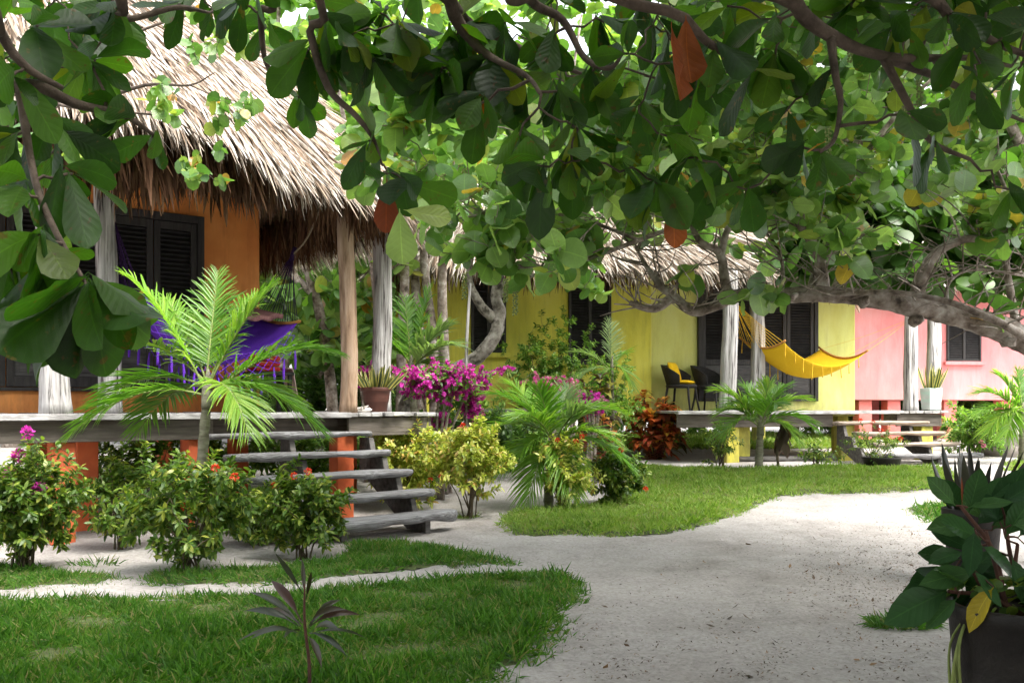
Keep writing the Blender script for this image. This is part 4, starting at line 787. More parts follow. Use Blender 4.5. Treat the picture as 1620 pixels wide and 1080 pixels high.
palm('slender palm with grey green fronds against the yellow wall', GY(968, 14.6), P(968, 583, 14.6), [(902, 556, .1, .18, 1, 'palmgray'), (962, 505, .1, .05, 1, 'palmgray'), (990, 560, .1, .15), (1000, 615, -.2, .25), (905, 610, -.2, .25, 1, 'palmgray'), (945, 628, -.3, .25)], .026, ll=.36, nl=26, width=.045)
palm('small palm with yellow tipped fronds beside the yellow cabin stairs', G(1512, 712), P(1512, 690, float(G(1512, 712)[1])), [(1490, 660, 0, .1), (1548, 668, 0, .2), (1545, 700, -.2, .25), (1500, 705, -.3, .2), (1530, 650, .2, .1)], .03, ll=.34, nl=18, width=.06, trunk=True)

# ------------------------------------------------------------------ shrubs
ix = 'ixora shrubs round the orange stairs'
shrub('tall dark leafed shrub at the far left below the deck', G(38, 905), 0.92, .52, 'ixora', group=ix, ntip=260, ry=.4)
shrub('dark shrub in front of the orange stilts', G(192, 868), 0.85, .38, 'ixora', group=ix, ntip=130)
shrub('green shrub with red flower heads around the young palm trunk', G(302, 908), .93, .52, 'ixora', group=ix, ntip=260, flowers=((.4, .98), (.8, .85), (.15, .5)))
shrub('compact green shrub with red flowers hiding the left stair ends', G(478, 884), .74, .38, 'ixora', group=ix, ntip=200, flowers=((-.1, .96), (.4, .95)))
shrub('low green shrub in the sand behind the palm trunk', G(405, 862), .55, .38, 'ixora', group=ix, ntip=150, flowers=((.5, .9),))
shrub('golden shrub against the right side of the orange stairs', G(640, 806), 1.0, .55, 'ixgold', group=ix, ntip=330, flowers=((.5, .4),), per=(6, 9))
shrub('rounded golden shrub with a bare forked stem on the sand', G(742, 818), 1.05, .50, 'ixgold', group=ix, ntip=330, zlo=.3, flowers=((-.1, .9), (-.6, .3)), zc=.64)
shrub('loose yellow green shrub with orange flowers in front of the low palm', G(893, 808), .85, .38, 'ixgold', group=ix, ntip=190, flowers=((-.4, .98), (.2, .9), (.5, .95)), per=(5, 8))
shrub('yellow green shrub at the tip of the grass bank', G(975, 802), .72, .34, 'ixora', group=ix, ntip=200, flowers=((.2, .8), (.4, .95), (.9, .3)))
shrub('green sprig shrub rising beside the deck corner', G(618, 790), 1.1, .22, 'ixgold', group=ix, ntip=70, nst=6)
shrub('green bush by the far right end of the yellow deck', G(1548, 722), .95, .62, 'far', ntip=230, size=(.07, .11), per=(5, 8), flowers=((-.4, .2), (-.2, .3)), flower_mat='bougpink', fsize=.04)
shrub('low dark bush under the right end of the orange deck', GY(655, 11.6), .85, .6, 'fardark', ntip=220, size=(.06, .09), per=(5, 8))
shrub('dark green bush behind the magenta bougainvillea', GY(745, 13.4), 1.1, .8, 'fardark', ntip=260, size=(.08, .13), per=(5, 8))
shrub('leafy bush behind the low palm', GY(800, 14.3), 1.0, .7, 'far', ntip=220, size=(.07, .12), per=(5, 8))
shrub('fine leaved climbing bush against the yellow wall between the windows', GY(868, 15.8), 2.45, .85, 'far', name='wall_shrub', ntip=520, size=(.05, .085), per=(7, 11), nst=14, ry=.3, shell=.1)
shrub('fine leaved bush below the right window of the yellow cabin', GY(955, 15.6), 1.9, .6, 'far', name='wall_shrub', ntip=300, size=(.05, .085), per=(6, 10), nst=10, ry=.3, shell=.1)
shrub('wispy weed by the left stilts of the yellow deck', G(1140, 738), .75, .35, 'ixora', ntip=70, size=(.05, .08), per=(4, 6), shell=.1)
shrub('low sparse weed in the sand left of the tan stairs', G(1290, 740), .40, .40, 'ixora', ntip=40, size=(.05, .08), per=(4, 6), shell=.1)
shrub('ferny plant with red tips in front of the tan stairs', G(1382, 742), .72, .52, 'ixora', ntip=75, size=(.03, .06), per=(6, 9), nst=9, flowers=((-.4, .9), (0, .95), (.3, .9), (.5, .75)), fsize=.035)
m = MB(); q = G(1392, 742); m.lathe([(.01, 0), (.22, 0), (.25, .02), (.29, .17), (.30, .19), (.27, .19), (.25, .14)], k=24); o = m.build('planter_bowl', M_['blackpot']); o.location = tuple(q - [0, .05, 0]); tag(o, 'shallow black planter bowl before the tan stairs', 'pot')
shrub('low vine with magenta blossom at the left edge under the deck', GY(30, 7.0), .98, .30, 'ixora', ntip=60, flowers=((.15, .98), (.35, .9), (.3, .72), (.75, .66), (.6, .78)), flower_mat='boug', fsize=.05)

def boug(label, base, h, spreadx, n, mat, ctr, rad, nf=900):
    b = A(base); t = thing('bougainvillea', label, 'flowering bush', b); sm = MB(); nodes, rads = [b], [.03]
    for i in range(7):
        e = A(ctr) + R(-1, 1, 3) * A(rad) * .7; p = cat_rom([b + R(-.12, .12, 3) * [1, 1, 0], b + (e - b) * [.4, .4, .55], e], 5); sm.tube(p, np.linspace(.028, .01, len(p)), 6); nodes += list(p[3:]); rads += [.012] * (len(p) - 3)
    tips = ellipsoid(n, ctr, rad, .25, None, .45); d = grow(sm, nodes, rads, tips, .003, k=4); sm.build('stems', M_['bark'], t, b)
    d = norm(d + [0, -.3, .5]); lm, fm = MB(), MB(); k = n // 3
    rosette(lm, LANCE, tips[:k * 2], d[:k * 2], (4, 7), (.06, .10), back=.1); rosette(fm, ROUND2, tips[k // 2:] + R(-.05, .05, (n - k // 2, 3)), d[k // 2:], (22, 34), (.023, .037), spread=1.1, up=.2, nj=.9, back=.14); lm.build('foliage', M_['far'], t, b); fm.build('blossom', M_[mat], t, b)
cy = 11.6
boug('magenta bougainvillea in full bloom beside the terracotta pot', GY(690, cy), 1.5, .8, 300, 'boug', P(702, 598, cy), (.56, .35, .21))
boug('lower magenta bougainvillea spray right of the full bloom', GY(745, cy + .25), 1.2, .4, 70, 'boug', P(745, 630, cy + .25), (.17, .2, .30))
boug('pink bougainvillea spray in front of the yellow wall', GY(880, 13.2), 1.4, .6, 60, 'bougpink', P(878, 607, 13.2), (.40, .2, .12))
boug('pale pink bougainvillea sprig left of the croton pair', GY(905, 13.4), 1.3, .6, 22, 'bougpink', P(908, 625, 13.4), (.18, .15, .16))
boug('compact magenta bougainvillea behind the low palm', GY(936, 12.8), 1.2, .4, 70, 'boug', P(936, 636, 12.8), (.24, .2, .13))
boug('small magenta bougainvillea spray behind the porch posts', GY(588, 12.9), 1.4, .4, 45, 'boug', P(586, 590, 12.9), (.24, .2, .30))
boug('tiny magenta bougainvillea sprig low beneath the full bloom', GY(700, 12.0), .6, .3, 16, 'boug', P(698, 664, 12.0), (.16, .12, .05))

def croton(label, base, h, heads, mat, size, grp=None):
    b = A(base); t = thing('croton', label, 'shrub', b, 0, grp); sm, lm = MB(), MB()
    for (dx, dy, z, n, s) in heads:
        e = b + [dx, dy, z]; p = cat_rom([b + [dx * .15, dy * .15, -.02], b + [dx * .6, dy * .6, z * .5], e], 5); sm.tube(p, np.linspace(.014, .009, len(p)), 6)
        u = R(.0, 1, n); az = np.arange(n) * 2.4 + R(-.3, .3, n); el = .2 + .9 * u + R(-.3, .2, n); pos = e - A([0, 0, 1]) * ((1 - u) * s * 1.9)[:, None]
        lm.leaves(LANCE if mat == 'croton' else CORD, pos, np.stack([np.cos(az) * np.cos(el), np.sin(az) * np.cos(el), np.sin(el)], 1), np.stack([np.cos(az) * -.5, np.sin(az) * -.5, np.ones(n)], 1), s * R(.75, 1.15, n), width=1.15 if mat == 'croton' else 2.1, fold=R(.1, .4, n), droop=R(.3, .9, n), bend=R(-.2, 0, n), rnd=np.clip(.15 + .65 * u + R(-.2, .25, n), 0, 1) if mat == 'croton' else None)
    sm.build('stems', M_['stem'], t, b); lm.build('leaves', M_[mat], t, b)
q = G(1040, 726); s_ = float(q[1]) / F
croton('red and orange croton at the corner of the yellow deck', q, 1.2, [((px - 1040) * s_, dy, (726 - py) * s_ + .0, n + 10, .26) for px, py, dy, n in ((1018, 622, 0, 34), (1048, 630, -.1, 36), (1066, 648, .05, 36), (1028, 655, -.2, 36), (1052, 672, -.2, 34), (1014, 672, .0, 32), (1074, 660, .2, 30), (1036, 690, -.1, 26), (1060, 640, .25, 30), (1006, 645, .2, 26))], 'croton', .2)
q = GY(942, 14.2); s_ = 14.2 / F
croton('dark bronze croton with yellow tips before the right window', q, 1.2, [((px - 942) * s_, dy, P(px, py, 14.2)[2] - q[2], n, .27) for px, py, dy, n in ((925, 604, .1, 26), (950, 596, 0, 32), (963, 615, -.1, 26), (935, 622, -.1, 28))], 'crotdark', .2)
croton('yellow and red croton under the low palm fronds', GY(950, 13.0), 1.0, [((px - 950) * 13 / F, dy, P(px, py, 13)[2] - float(GY(950, 13)[2]), n, .2) for px, py, dy, n in ((930, 660, 0, 24), (955, 655, .1, 24), (968, 672, -.1, 22), (940, 690, -.1, 22))], 'croton', .2)
q = G(1232, 742); m = MB(); tp = P(1240, 668, float(q[1])); m.tube([q, q + [-.02, 0, .3], tp], [.02, .025, .03], 8, smooth=4); d_ = thing('dried_plant', 'withered brown plant hanging beside the bright green palm', 'plant', q); m.build('stem', M_['stem'], d_, q)
m = MB(); n = 26; az = R(0, 6.28, n); m.leaves(CORD, tp + R(-.06, .06, (n, 3)) - A([0, 0, 1]) * R(0, .25, n)[:, None], np.stack([np.cos(az) * .4, np.sin(az) * .4, -np.ones(n)], 1), np.stack([np.cos(az), np.sin(az), R(0, .4, n)], 1), R(.2, .4, n), width=1.5, twist=R(-1, 1, n)); m.build('leaves', M_['litter'], d_, q)

# small things on the ground
m = MB(); q0, q1 = G(1155, 733), G(1330, 731); m.tube([q0 + [0, .25, .05], q1 + [0, .25, .05]], .05, 8, rough=.15); tag(m.build('log_edging', M_['darkwood']), 'dark log edging along the sand before the yellow deck', 'log')
m = MB(); m.tube([GY(735, 12.2) - [0, 0, .1], P(738, 560, 12.2), P(744, 448, 12.2)], [.022, .02, .016], 8, smooth=6, rough=.1); tag(m.build('garden_stake', M_['grey']), 'thin grey stake standing in front of the yellow wall', 'stake')
b = w2(-3.9, .75, 0); b[2] = float(gz(b[0], b[1])); t = thing('bench', 'low dark wooden bench against the yellow wall', 'bench', b, A2); m = MB(); m.box(-.75, .75, -.16, .16, .86, .92); m.build('seat', M_['darkwood'], t, smooth=False, bevel=.006)
for a in (-.6, .6): m = MB(); m.box(a - .04, a + .04, -.13, .13, -.05, .86); m.build('leg', M_['darkwood'], t, smooth=False, bevel=.004)
def boulder(label, loc, r, seed):
    k_, n_ = 28, 18; v = []; ph = np.random.default_rng(seed).uniform(0, 6, 8)
    for i in range(n_):
        th = np.pi * (i + .5) / n_
        ring = []
        for j in range(k_):
            f = 2 * np.pi * j / k_; d = A([math.sin(th) * math.cos(f), math.sin(th) * math.sin(f), math.cos(th)]); w = 1 + .13 * math.sin(d[0] * 3 + ph[0]) + .1 * math.sin(d[1] * 4 + ph[1] + d[2] * 3) + .05 * math.sin(d[0] * 9 + ph[2]) * math.sin(d[2] * 8 + ph[3]) + .03 * math.sin(d[1] * 17 + d[0] * 13 + ph[4])
            ring.append(d * A(r) * w)
        v.append(ring)
    m = MB(); m.loft(A(v)); o = m.build('boulder', M_['rock']); o.location = tuple(loc); tag(o, label, 'rock')
q = GY(1600, 17.5); boulder('large pinkish grey boulder at the right edge beyond the lawn', q + [0, 0, .25], (.62, .5, .62), 3)
q = GY(1640, 18.2); boulder('grey boulder half hidden behind the large pinkish one', q + [0, 0, .2], (.8, .5, .45), 5)
def tuft(label, loc, n, r, h, mat='grass'):
    loc = A(loc); a = R(0, 6.28, n); rr = r * np.sqrt(R(0, 1, n)); pos = np.stack([loc[0] + rr * np.cos(a), loc[1] + rr * np.sin(a) * .6, np.zeros(n)], 1); pos[:, 2] = gz(pos[:, 0], pos[:, 1]); az = a + R(-1, 1, n); el = R(.3, 1.4, n)
    m = MB(); m.leaves(GRASS, pos, np.stack([np.cos(az) * np.cos(el), np.sin(az) * np.cos(el), np.sin(el)], 1), np.stack([np.cos(az + 1.6), np.sin(az + 1.6), 0 * az + .4], 1), h * R(.5, 1.2, n), width=1.0, droop=R(.1, .6, n)); o = m.build('grass_tuft', M_[mat], None, loc); o.location = tuple(loc); tag(o, label, 'grass tuft')
tuft('low grass tuft on the dark sand left of the black pot', G(1430, 988), 420, .19, .10)
tuft('small grass tuft by the trampled end of the sand track', G(735, 818), 160, .16, .07, 'grass_sun_tint')
tuft('thin weed tuft on the sand under the stilts', G(150, 892), 90, .2, .09)
# ------------------------------------------------------------------ the almond tree over the viewer: trunk behind, limbs and hanging leaf rosettes overhead
def tree(name, label, cat, base, group=None): return thing(name, label, cat, base, 0, group)
tb = A([2.1, -1.5, 0.0]); al = tree('almond_tree', 'large almond tree whose dark leaf clusters hang across the top of the view', 'tree', tb)
wood = MB(); nodes, rads = [], []
def limb(pts, r, k=8, sm=5, rough=.1, mb=None, reg=True):
    p = cat_rom(pts, sm); rr = np.interp(np.linspace(0, 1, len(p)), np.linspace(0, 1, len(r)), r); (mb or wood).tube(p, rr, k, rough=rough)
    if reg:
        for a, b in zip(p, rr): nodes.append(a); rads.append(b)
fork = A([1.7, -.5, 2.9]); wood.tube(cat_rom([tb - [0, 0, .1], tb + [.05, .1, .9], tb + [-.1, .5, 2.0], fork], 8), np.linspace(.20, .13, 25), 12, rough=.15)
hub = A([.7, 1.0, 3.2]); limb([fork, [1.2, .3, 3.15], hub], [.10, .07])
hub2 = A([-1.2, 1.4, 3.3]); limb([hub, [-.3, 1.2, 3.35], hub2], [.06, .045])
hub3 = A([1.9, 1.6, 3.1]); limb([fork, [1.9, .6, 3.2], hub3], [.08, .05])
pp = lambda L: [P(*q) for q in L]
limb([hub] + pp([(700, -130, 2.6), (712, 0, 2.9), (735, 50, 3.0), (772, 88, 3.0), (832, 120, 2.9), (856, 150, 2.8)]), [.05, .03, .024, .020, .017, .012, .008, .006])
limb(pp([(690, -40, 2.8), (735, 32, 3.1), (790, 60, 3.2), (850, 90, 3.3), (940, 125, 3.4)]), [.02, .018, .014, .01, .006])
limb([hub] + pp([(835, -90, 2.6), (840, 0, 2.9), (890, 32, 3.0), (925, 92, 3.0), (965, 108, 2.9), (985, 85, 2.9)]), [.04, .022, .015, .012, .010, .008, .005])
limb([hub3] + pp([(1230, -120, 2.6), (1258, 5, 2.8), (1312, 55, 2.9), (1400, 90, 3.0), (1530, 92, 3.1), (1600, 105, 3.2)]), [.05, .03, .023, .020, .016, .010, .006])
limb(pp([(1398, 92, 3.0), (1440, 172, 3.0), (1475, 225, 2.95), (1535, 252, 2.9)]), [.015, .011, .009, .006])
limb(pp([(1314, 60, 2.9), (1322, 120, 2.85), (1330, 165, 2.85), (1320, 220, 2.8), (1298, 240, 2.75)]), [.014, .011, .009, .007, .005])
limb([hub3] + pp([(1000, -100, 2.5), (1085, 30, 2.7), (1130, 75, 2.75), (1195, 110, 2.8)]), [.04, .018, .014, .011, .006])
limb([hub3] + pp([(1480, -120, 2.6), (1490, 10, 2.9), (1560, 60, 3.0), (1640, 95, 3.1)]), [.04, .022, .017, .014, .008])
limb(pp([(1400, 92, 3.0), (1500, 130, 3.2), (1580, 175, 3.3), (1640, 200, 3.4)]), [.014, .011, .008, .005])
limb([hub2] + pp([(-60, 40, 2.4), (0, 130, 2.6), (60, 136, 2.7), (120, 165, 2.8), (195, 182, 2.9), (245, 215, 3.0)]), [.04, .026, .020, .018, .015, .010, .006])
limb([hub2] + pp([(-30, -50, 2.3), (0, 50, 2.5), (40, 105, 2.55), (100, 140, 2.6)]), [.035, .018, .014, .012, .007])
limb([hub2] + pp([(170, -60, 2.7), (180, 10, 2.9), (205, 30, 3.0), (280, 12, 3.1), (330, 20, 3.3)]), [.035, .018, .012, .009, .005])
limb([hub2] + pp([(400, -60, 3.0), (412, 20, 3.2), (418, 90, 3.3), (440, 130, 3.35), (475, 155, 3.4)]), [.03, .014, .011, .008, .004])
limb([hub2] + pp([(475, -60, 2.7), (490, 50, 2.85), (520, 140, 2.9), (560, 180, 2.9), (588, 215, 2.9), (605, 262, 2.9)]), [.03, .014, .012, .010, .008, .004])
limb(pp([(30, 130, 2.62), (45, 230, 2.6), (60, 300, 2.55), (90, 370, 2.5), (134, 445, 2.47)]), [.014, .011, .010, .008, .005])
cl = [(138, 452, 2.45, 14, .36), (105, 462, 2.6, 9, .35), (30, 455, 2.6, 10, .34), (70, 420, 2.5, 9, .33), (62, 372, 2.4, 10, .25), (80, 400, 2.8, 9, .24), (30, 300, 2.5, 8, .24), (18, 215, 2.6, 8, .24), (92, 205, 2.7, 8, .24), (195, 178, 2.9, 9, .26), (150, 95, 2.9, 8, .25), (178, 15, 2.9, 9, .25), (60, 40, 2.7, 8, .25), (20, 120, 2.5, 7, .23), (240, 218, 3.0, 6, .21), (115, 275, 2.6, 8, .25), (10, 420, 2.5, 8, .27), (75, 250, 2.9, 7, .23), (30, 480, 2.7, 6, .24), (95, 445, 2.9, 6, .24),
      (275, 8, 3.2, 7, .20), (335, 12, 3.4, 6, .18), (375, 5, 3.2, 6, .2), (420, 40, 3.3, 7, .21), (440, 125, 3.35, 7, .19), (478, 155, 3.4, 7, .19), (520, 30, 2.9, 8, .24), (490, 75, 2.9, 7, .23), (556, 55, 2.9, 8, .23), (590, 95, 3.0, 7, .22), (583, 222, 2.9, 9, .21), (640, 285, 2.75, 5, .22), (612, 275, 2.8, 4, .2),
      (640, 60, 3.0, 8, .23), (600, 20, 3.0, 8, .24), (690, 118, 3.0, 9, .23), (755, 165, 2.9, 10, .24), (720, 60, 3.1, 8, .24), (785, 115, 3.0, 8, .24), (850, 262, 2.7, 9, .23), (822, 215, 2.8, 7, .22), (800, 35, 3.1, 8, .25), (870, 60, 3.1, 8, .25), (885, 150, 2.9, 9, .23), (915, 205, 2.8, 8, .22), (905, 255, 2.75, 8, .21), (935, 120, 3.0, 8, .24), (985, 80, 2.9, 8, .23), (955, 35, 3.1, 8, .24), (1010, 170, 3.0, 9, .24), (1000, 265, 2.75, 8, .22), (1040, 290, 2.7, 7, .22), (1055, 215, 2.9, 8, .23), (1090, 250, 2.8, 8, .22),
      (1130, 75, 2.75, 7, .25), (1192, 110, 2.75, 6, .27), (1060, 100, 2.9, 8, .24), (1040, 25, 3.0, 8, .25), (1150, 10, 2.9, 8, .24), (1220, 30, 2.9, 7, .23), (1240, 180, 3.0, 6, .22), (1140, 265, 2.9, 7, .22), (1180, 300, 2.85, 5, .2), (1265, 235, 2.8, 7, .22), (1300, 242, 2.75, 6, .21), (1310, 120, 2.9, 6, .2), (1440, 180, 2.75, 5, .24), (1480, 225, 2.9, 4, .2), (1395, 20, 3.0, 6, .21), (1440, 45, 3.0, 6, .2), (1535, 75, 3.0, 5, .21), (1545, 120, 2.9, 5, .21), (1500, 25, 2.9, 6, .22), (1585, 60, 3.0, 6, .21), (1610, 110, 3.1, 5, .2), (1600, 300, 2.9, 5, .2), (1560, 20, 3.0, 6, .2), (1345, 15, 3.0, 6, .2), (1290, 20, 3.1, 6, .2)]
tips = A([P(a, b, Y) for a, b, Y, n_, s in cl])
# more rosettes further up the picture and the crown above and behind the viewer that shades the foreground
ex = []
while len(ex) < 75:
    px, py = R(-40, 1660), R(-60, 190)
    lim = np.interp(px, [0, 150, 260, 330, 420, 520, 640, 800, 1000, 1150, 1300, 1620], [160, 120, 60, 20, 60, 110, 120, 165, 190, 130, 60, 40])
    if py < lim and not (250 < px < 430 and py > 20): ex.append(P(px, py, R(2.9, 4.2)))
ex = A(ex); cr = []
while len(cr) < 1800:
    x, y = R(-5.0, 6.0), R(-6.5, 7.6); z = R(2.3, 5.2) + .12 * max(y, 0)
    if z > H + .475 * max(y, 0) + .18 and y < 4.5 + .75 * x: cr.append((x, y, z))
while len(cr) < 2450:
    x, y = R(.8, 6.5), R(.5, 9.0); z = R(2.6, 5.5) + .2 * max(y, 0)
    if z > H + .475 * max(y, 0) + .2 and y < 4 + 1.6 * x: cr.append((x, y, z))
cr = A(cr); allt = np.vstack([tips, ex, cr]); dd = grow(wood, nodes, rads, allt, .0045, k=6, jit=.10, nseg=4, minr=.003, attract=.3)
wood.build('trunk', M_['barkdark'], al, tb); lm = MB(); n1 = len(tips)
dd = norm(dd * .7 + R(-.25, .25, dd.shape) + [0, -.05, -.55]); kw = dict(droop=(.0, .30), spread=.85, width=(.75, 1.15), fold=(-.05, .5), bend=(-.32, .14), up=.25, nj=.8, back=.05, twist=.6, wave=.022)
fr_ = lambda m_: np.where(R(0, 1, m_) < .985, R(0, .94, m_), R(.94, 1, m_))
for i, c in enumerate(cl): rosette(lm, OBOV, tips[i:i + 1], dd[i:i + 1], max(3, int(c[3] * (.8 if c[0] < 1000 else .6))), (c[4] * .46, c[4] * .78), rnd=fr_, down=.35, **kw)
rosette(lm, OBOV3, ex, dd[n1:n1 + len(ex)], (5, 8), (.12, .185), rnd=fr_, down=.25, **kw); rosette(lm, OBOV3, cr, dd[n1 + len(ex):], (6, 9), (.26, .34), rnd=fr_, down=.05, **kw)
lm.build('crown', M_['almond'], al, tb)
for px, py, Y, L, lb in ((1062, 35, 2.6, .22, None), (1085, 25, 2.65, .20, None)):
    m = MB(); p = P(px, py, Y); m.leaves(OBOV, A([p]), A([[-.02 + .05 * (px > 1070), -.03, -1]]), A([[.75 - 1.3 * (px > 1070), -.9, .2]]), L, width=.8, fold=.5, bend=.12, twist=.7, wave=.07); o = m.build('dead_leaf', M_['dead'], al, tb)
for px, py, Y, c0 in ((612, 282, 2.72, 'dead'), (1065, 305, 2.7, 'dead')):
    m = MB(); p = P(px, py, Y); m.leaves(OBOV, A([p]), A([[R(-.1, .1), -.05, -1]]), A([[.3, -1, .2]]), .16, width=.8, fold=.25); m.build('dead_leaf', M_[c0], al, tb)
m = MB(); p = P(632, 330, 2.35); m.leaves(OBOV, A([p, p + [.01, 0, -.003]]), A([[.06, -.05, -1], [1, .1, -.18]]), A([[.2, -1, .35], [0, -1, .5]]), A([.14, .12]), width=1.0, fold=.08, rnd=A([.85, .9])); m.build('leaf', M_['grape'], al, tb)

for lb, x, y, h, r in (('dense dark unseen hedge bush added right of the view to shade the pots', 4.2, 3.2, 2.6, 1.5), ('dense dark unseen hedge bush added behind the viewer on the right to block light', 2.6, -3.0, 3.0, 2.0), ('dense dark unseen hedge bush added behind the viewer on the left to block light', -2.4, -3.4, 3.0, 2.2)):
    shrub(lb, A([x, y, float(gz(x, y))]), h, r, 'fardark', ntip=330, size=(.20, .30), per=(6, 9), nst=14, group='unseen hedge bushes added around the viewer to darken the foreground')  # unseen bushes, added to keep light off the foreground

# ------------------------------------------------------------------ the sea grape with the long horizontal limb on the right
nodes, rads = [], []; wood = MB(); tb = GY(1960, 7.4); sg = tree('sea_grape_tree', 'sea grape tree reaching a thick bare limb low across the pink and yellow cabins', 'tree', tb)
Z = 7.0
limb([tb - [0, 0, .1], P(1900, 760, 7.3), P(1790, 620, 7.1), P(1690, 575, Z), P(1620, 537, Z), P(1560, 512, Z), P(1500, 497, Z), P(1450, 484, Z), P(1400, 475, Z), P(1340, 468, 7.05), P(1290, 465, 7.1), P(1230, 467, 7.15), P(1170, 466, 7.2), P(1130, 484, 7.2), P(1095, 492, 7.2), P(1066, 468, 7.2), P(1045, 452, 7.25), P(1022, 420, 7.3), P(1005, 390, 7.4)],
     [.16, .15, .13, .112, .098, .088, .080, .086, .070, .064, .062, .055, .048, .040, .037, .035, .028, .018, .010], 14, 7, .10)
def lz(pts, r, k=9, rough=.12): limb([P(*p) for p in pts], r, k, 6, rough)
lz([(1062, 470, 7.2), (1040, 487, 7.15), (1015, 486, 7.1), (996, 478, 7.1)], [.036, .030, .026, .020])
lz([(1300, 462, 7.1), (1300, 425, 7.05), (1285, 385, 7.0), (1262, 350, 7.0), (1245, 300, 7.1), (1225, 250, 7.2)], [.055, .040, .033, .028, .022, .012])
lz([(1288, 460, 7.15), (1296, 420, 7.5), (1325, 380, 7.7), (1345, 340, 8.0), (1350, 270, 8.2)], [.055, .04, .035, .03, .02])
lz([(1152, 470, 7.2), (1145, 430, 7.15), (1138, 400, 7.1), (1108, 382, 7.0), (1090, 350, 7.0), (1060, 300, 7.0)], [.045, .036, .03, .024, .018, .01])
lz([(1140, 405, 7.1), (1152, 360, 7.1), (1185, 300, 7.2), (1200, 240, 7.3)], [.028, .022, .016, .010])
lz([(1448, 470, 7.0), (1462, 430, 6.9), (1482, 400, 6.85), (1520, 380, 6.8), (1560, 375, 6.8), (1640, 350, 6.9)], [.055, .046, .038, .032, .026, .018])
lz([(1300, 468, 7.0), (1400, 462, 6.8), (1480, 472, 6.7), (1540, 492, 6.6), (1600, 520, 6.6), (1680, 570, 6.7)], [.012, .018, .022, .026, .03, .034])
lz([(1500, 492, 7.0), (1500, 450, 7.0), (1530, 428, 7.0), (1580, 430, 7.0), (1640, 440, 7.1)], [.014, .012, .011, .010, .008])
lz([(1610, 530, 7.0), (1600, 470, 7.1), (1590, 400, 7.2), (1600, 330, 7.3), (1570, 250, 7.4)], [.034, .03, .024, .018, .01])
lz([(1237, 460, 7.15), (1238, 420, 7.2), (1222, 380, 7.3), (1190, 350, 7.4)], [.016, .013, .011, .007])
lz([(1690, 575, 7.0), (1740, 420, 7.2), (1760, 250, 7.6), (1700, 60, 8.0)], [.09, .07, .055, .03])
lz([(1345, 290, 8.2), (1250, 200, 8.0), (1120, 150, 7.6), (980, 200, 7.2), (860, 270, 7.0)], [.03, .026, .022, .016, .008])
lz([(1350, 270, 8.2), (1420, 180, 8.2), (1500, 100, 8.4)], [.03, .02, .01])
lz([(1090, 352, 7.0), (1010, 380, 6.8), (930, 410, 6.7), (880, 420, 6.7), (800, 425, 6.7)], [.018, .016, .013, .009, .005])
lz([(1010, 380, 6.8), (930, 350, 6.8), (820, 330, 6.7), (720, 345, 6.6), (655, 318, 6.6)], [.014, .012, .011, .008, .004])
for x, y, r_ in [(1428, 482, .034), (1366, 478, .030), (1250, 472, .02), (1445, 508, .03), (1590, 540, .035)]:
    q = P(x, y, Z); wood.tube([q, q + [R(-.02, .02), -.085, R(-.02, .03)], q + [R(-.02, .02), -.105, R(-.01, .02)], q + [0, -.085, 0]], [r_ * 1.5, r_ * 1.05, r_ * .75, r_ * .4], 10, rough=.3)
tp = []
def addt(n_, x0, x1, y0, y1, Y0, Y1, f=None):
    k = 0
    while k < n_:
        px, py = R(x0, x1), R(y0, y1)
        if f is None or f(px, py): tp.append(P(px, py, R(Y0, Y1))); k += 1
bound = lambda px, py: py < np.interp(px, [560, 700, 780, 860, 930, 1060, 1150, 1250, 1330, 1450, 1560, 1700], [180, 400, 430, 440, 400, 330, 340, 360, 400, 360, 380, 400])
addt(190, 1050, 1700, -40, 400, 6.2, 9.0, bound); addt(45, 535, 690, 90, 330, 6.8, 8.6); addt(180, 600, 1100, 90, 440, 5.8, 8.5, bound); addt(140, 880, 1320, 130, 385, 6.2, 8.6, bound); addt(230, 1050, 1800, -330, 20, 6.0, 10)
tp += [P(*q) for q in ((1345, 408, 6.6), (1166, 478, 6.9), (1222, 478, 6.9), (1600, 480, 6.8), (1575, 330, 6.6), (1085, 430, 6.9), (745, 395, 6.5), (890, 420, 6.5), (700, 400, 6.6), (760, 410, 6.6), (930, 375, 6.6))]
tp = A(tp); dd = grow(wood, nodes, rads, tp, .0045, k=6, jit=.13, nseg=4, minr=.0035, attract=.2)
for _ in range(360):                                    # bare twigs
    i = int(rng.integers(20, len(nodes))); d = rng.normal(size=3); d[2] = abs(d[2]) * .8; d = norm(d); L = R(.2, .7)
    if nodes[i][2] > 1.6: wood.tube(cat_rom([nodes[i], nodes[i] + d * L * .5 + R(-.06, .06, 3), nodes[i] + d * L + R(-.12, .12, 3)], 4), np.linspace(.008, .0025, 9), 5, caps=False)
wood.build('trunk', M_['bark'], sg, tb); lm = MB(); gk = dict(droop=(-.05, .25), spread=1.0, width=(.9, 1.1), fold=(-.1, .25), bend=(-.25, .1), up=.9, nj=.8, back=.30, wave=.03)
rosette(lm, ROUND, tp, norm(dd + [0, 0, -.1]), (5, 9), (.095, .18), down=.12, **gk); lm.build('crown', M_['grape'], sg, tb)
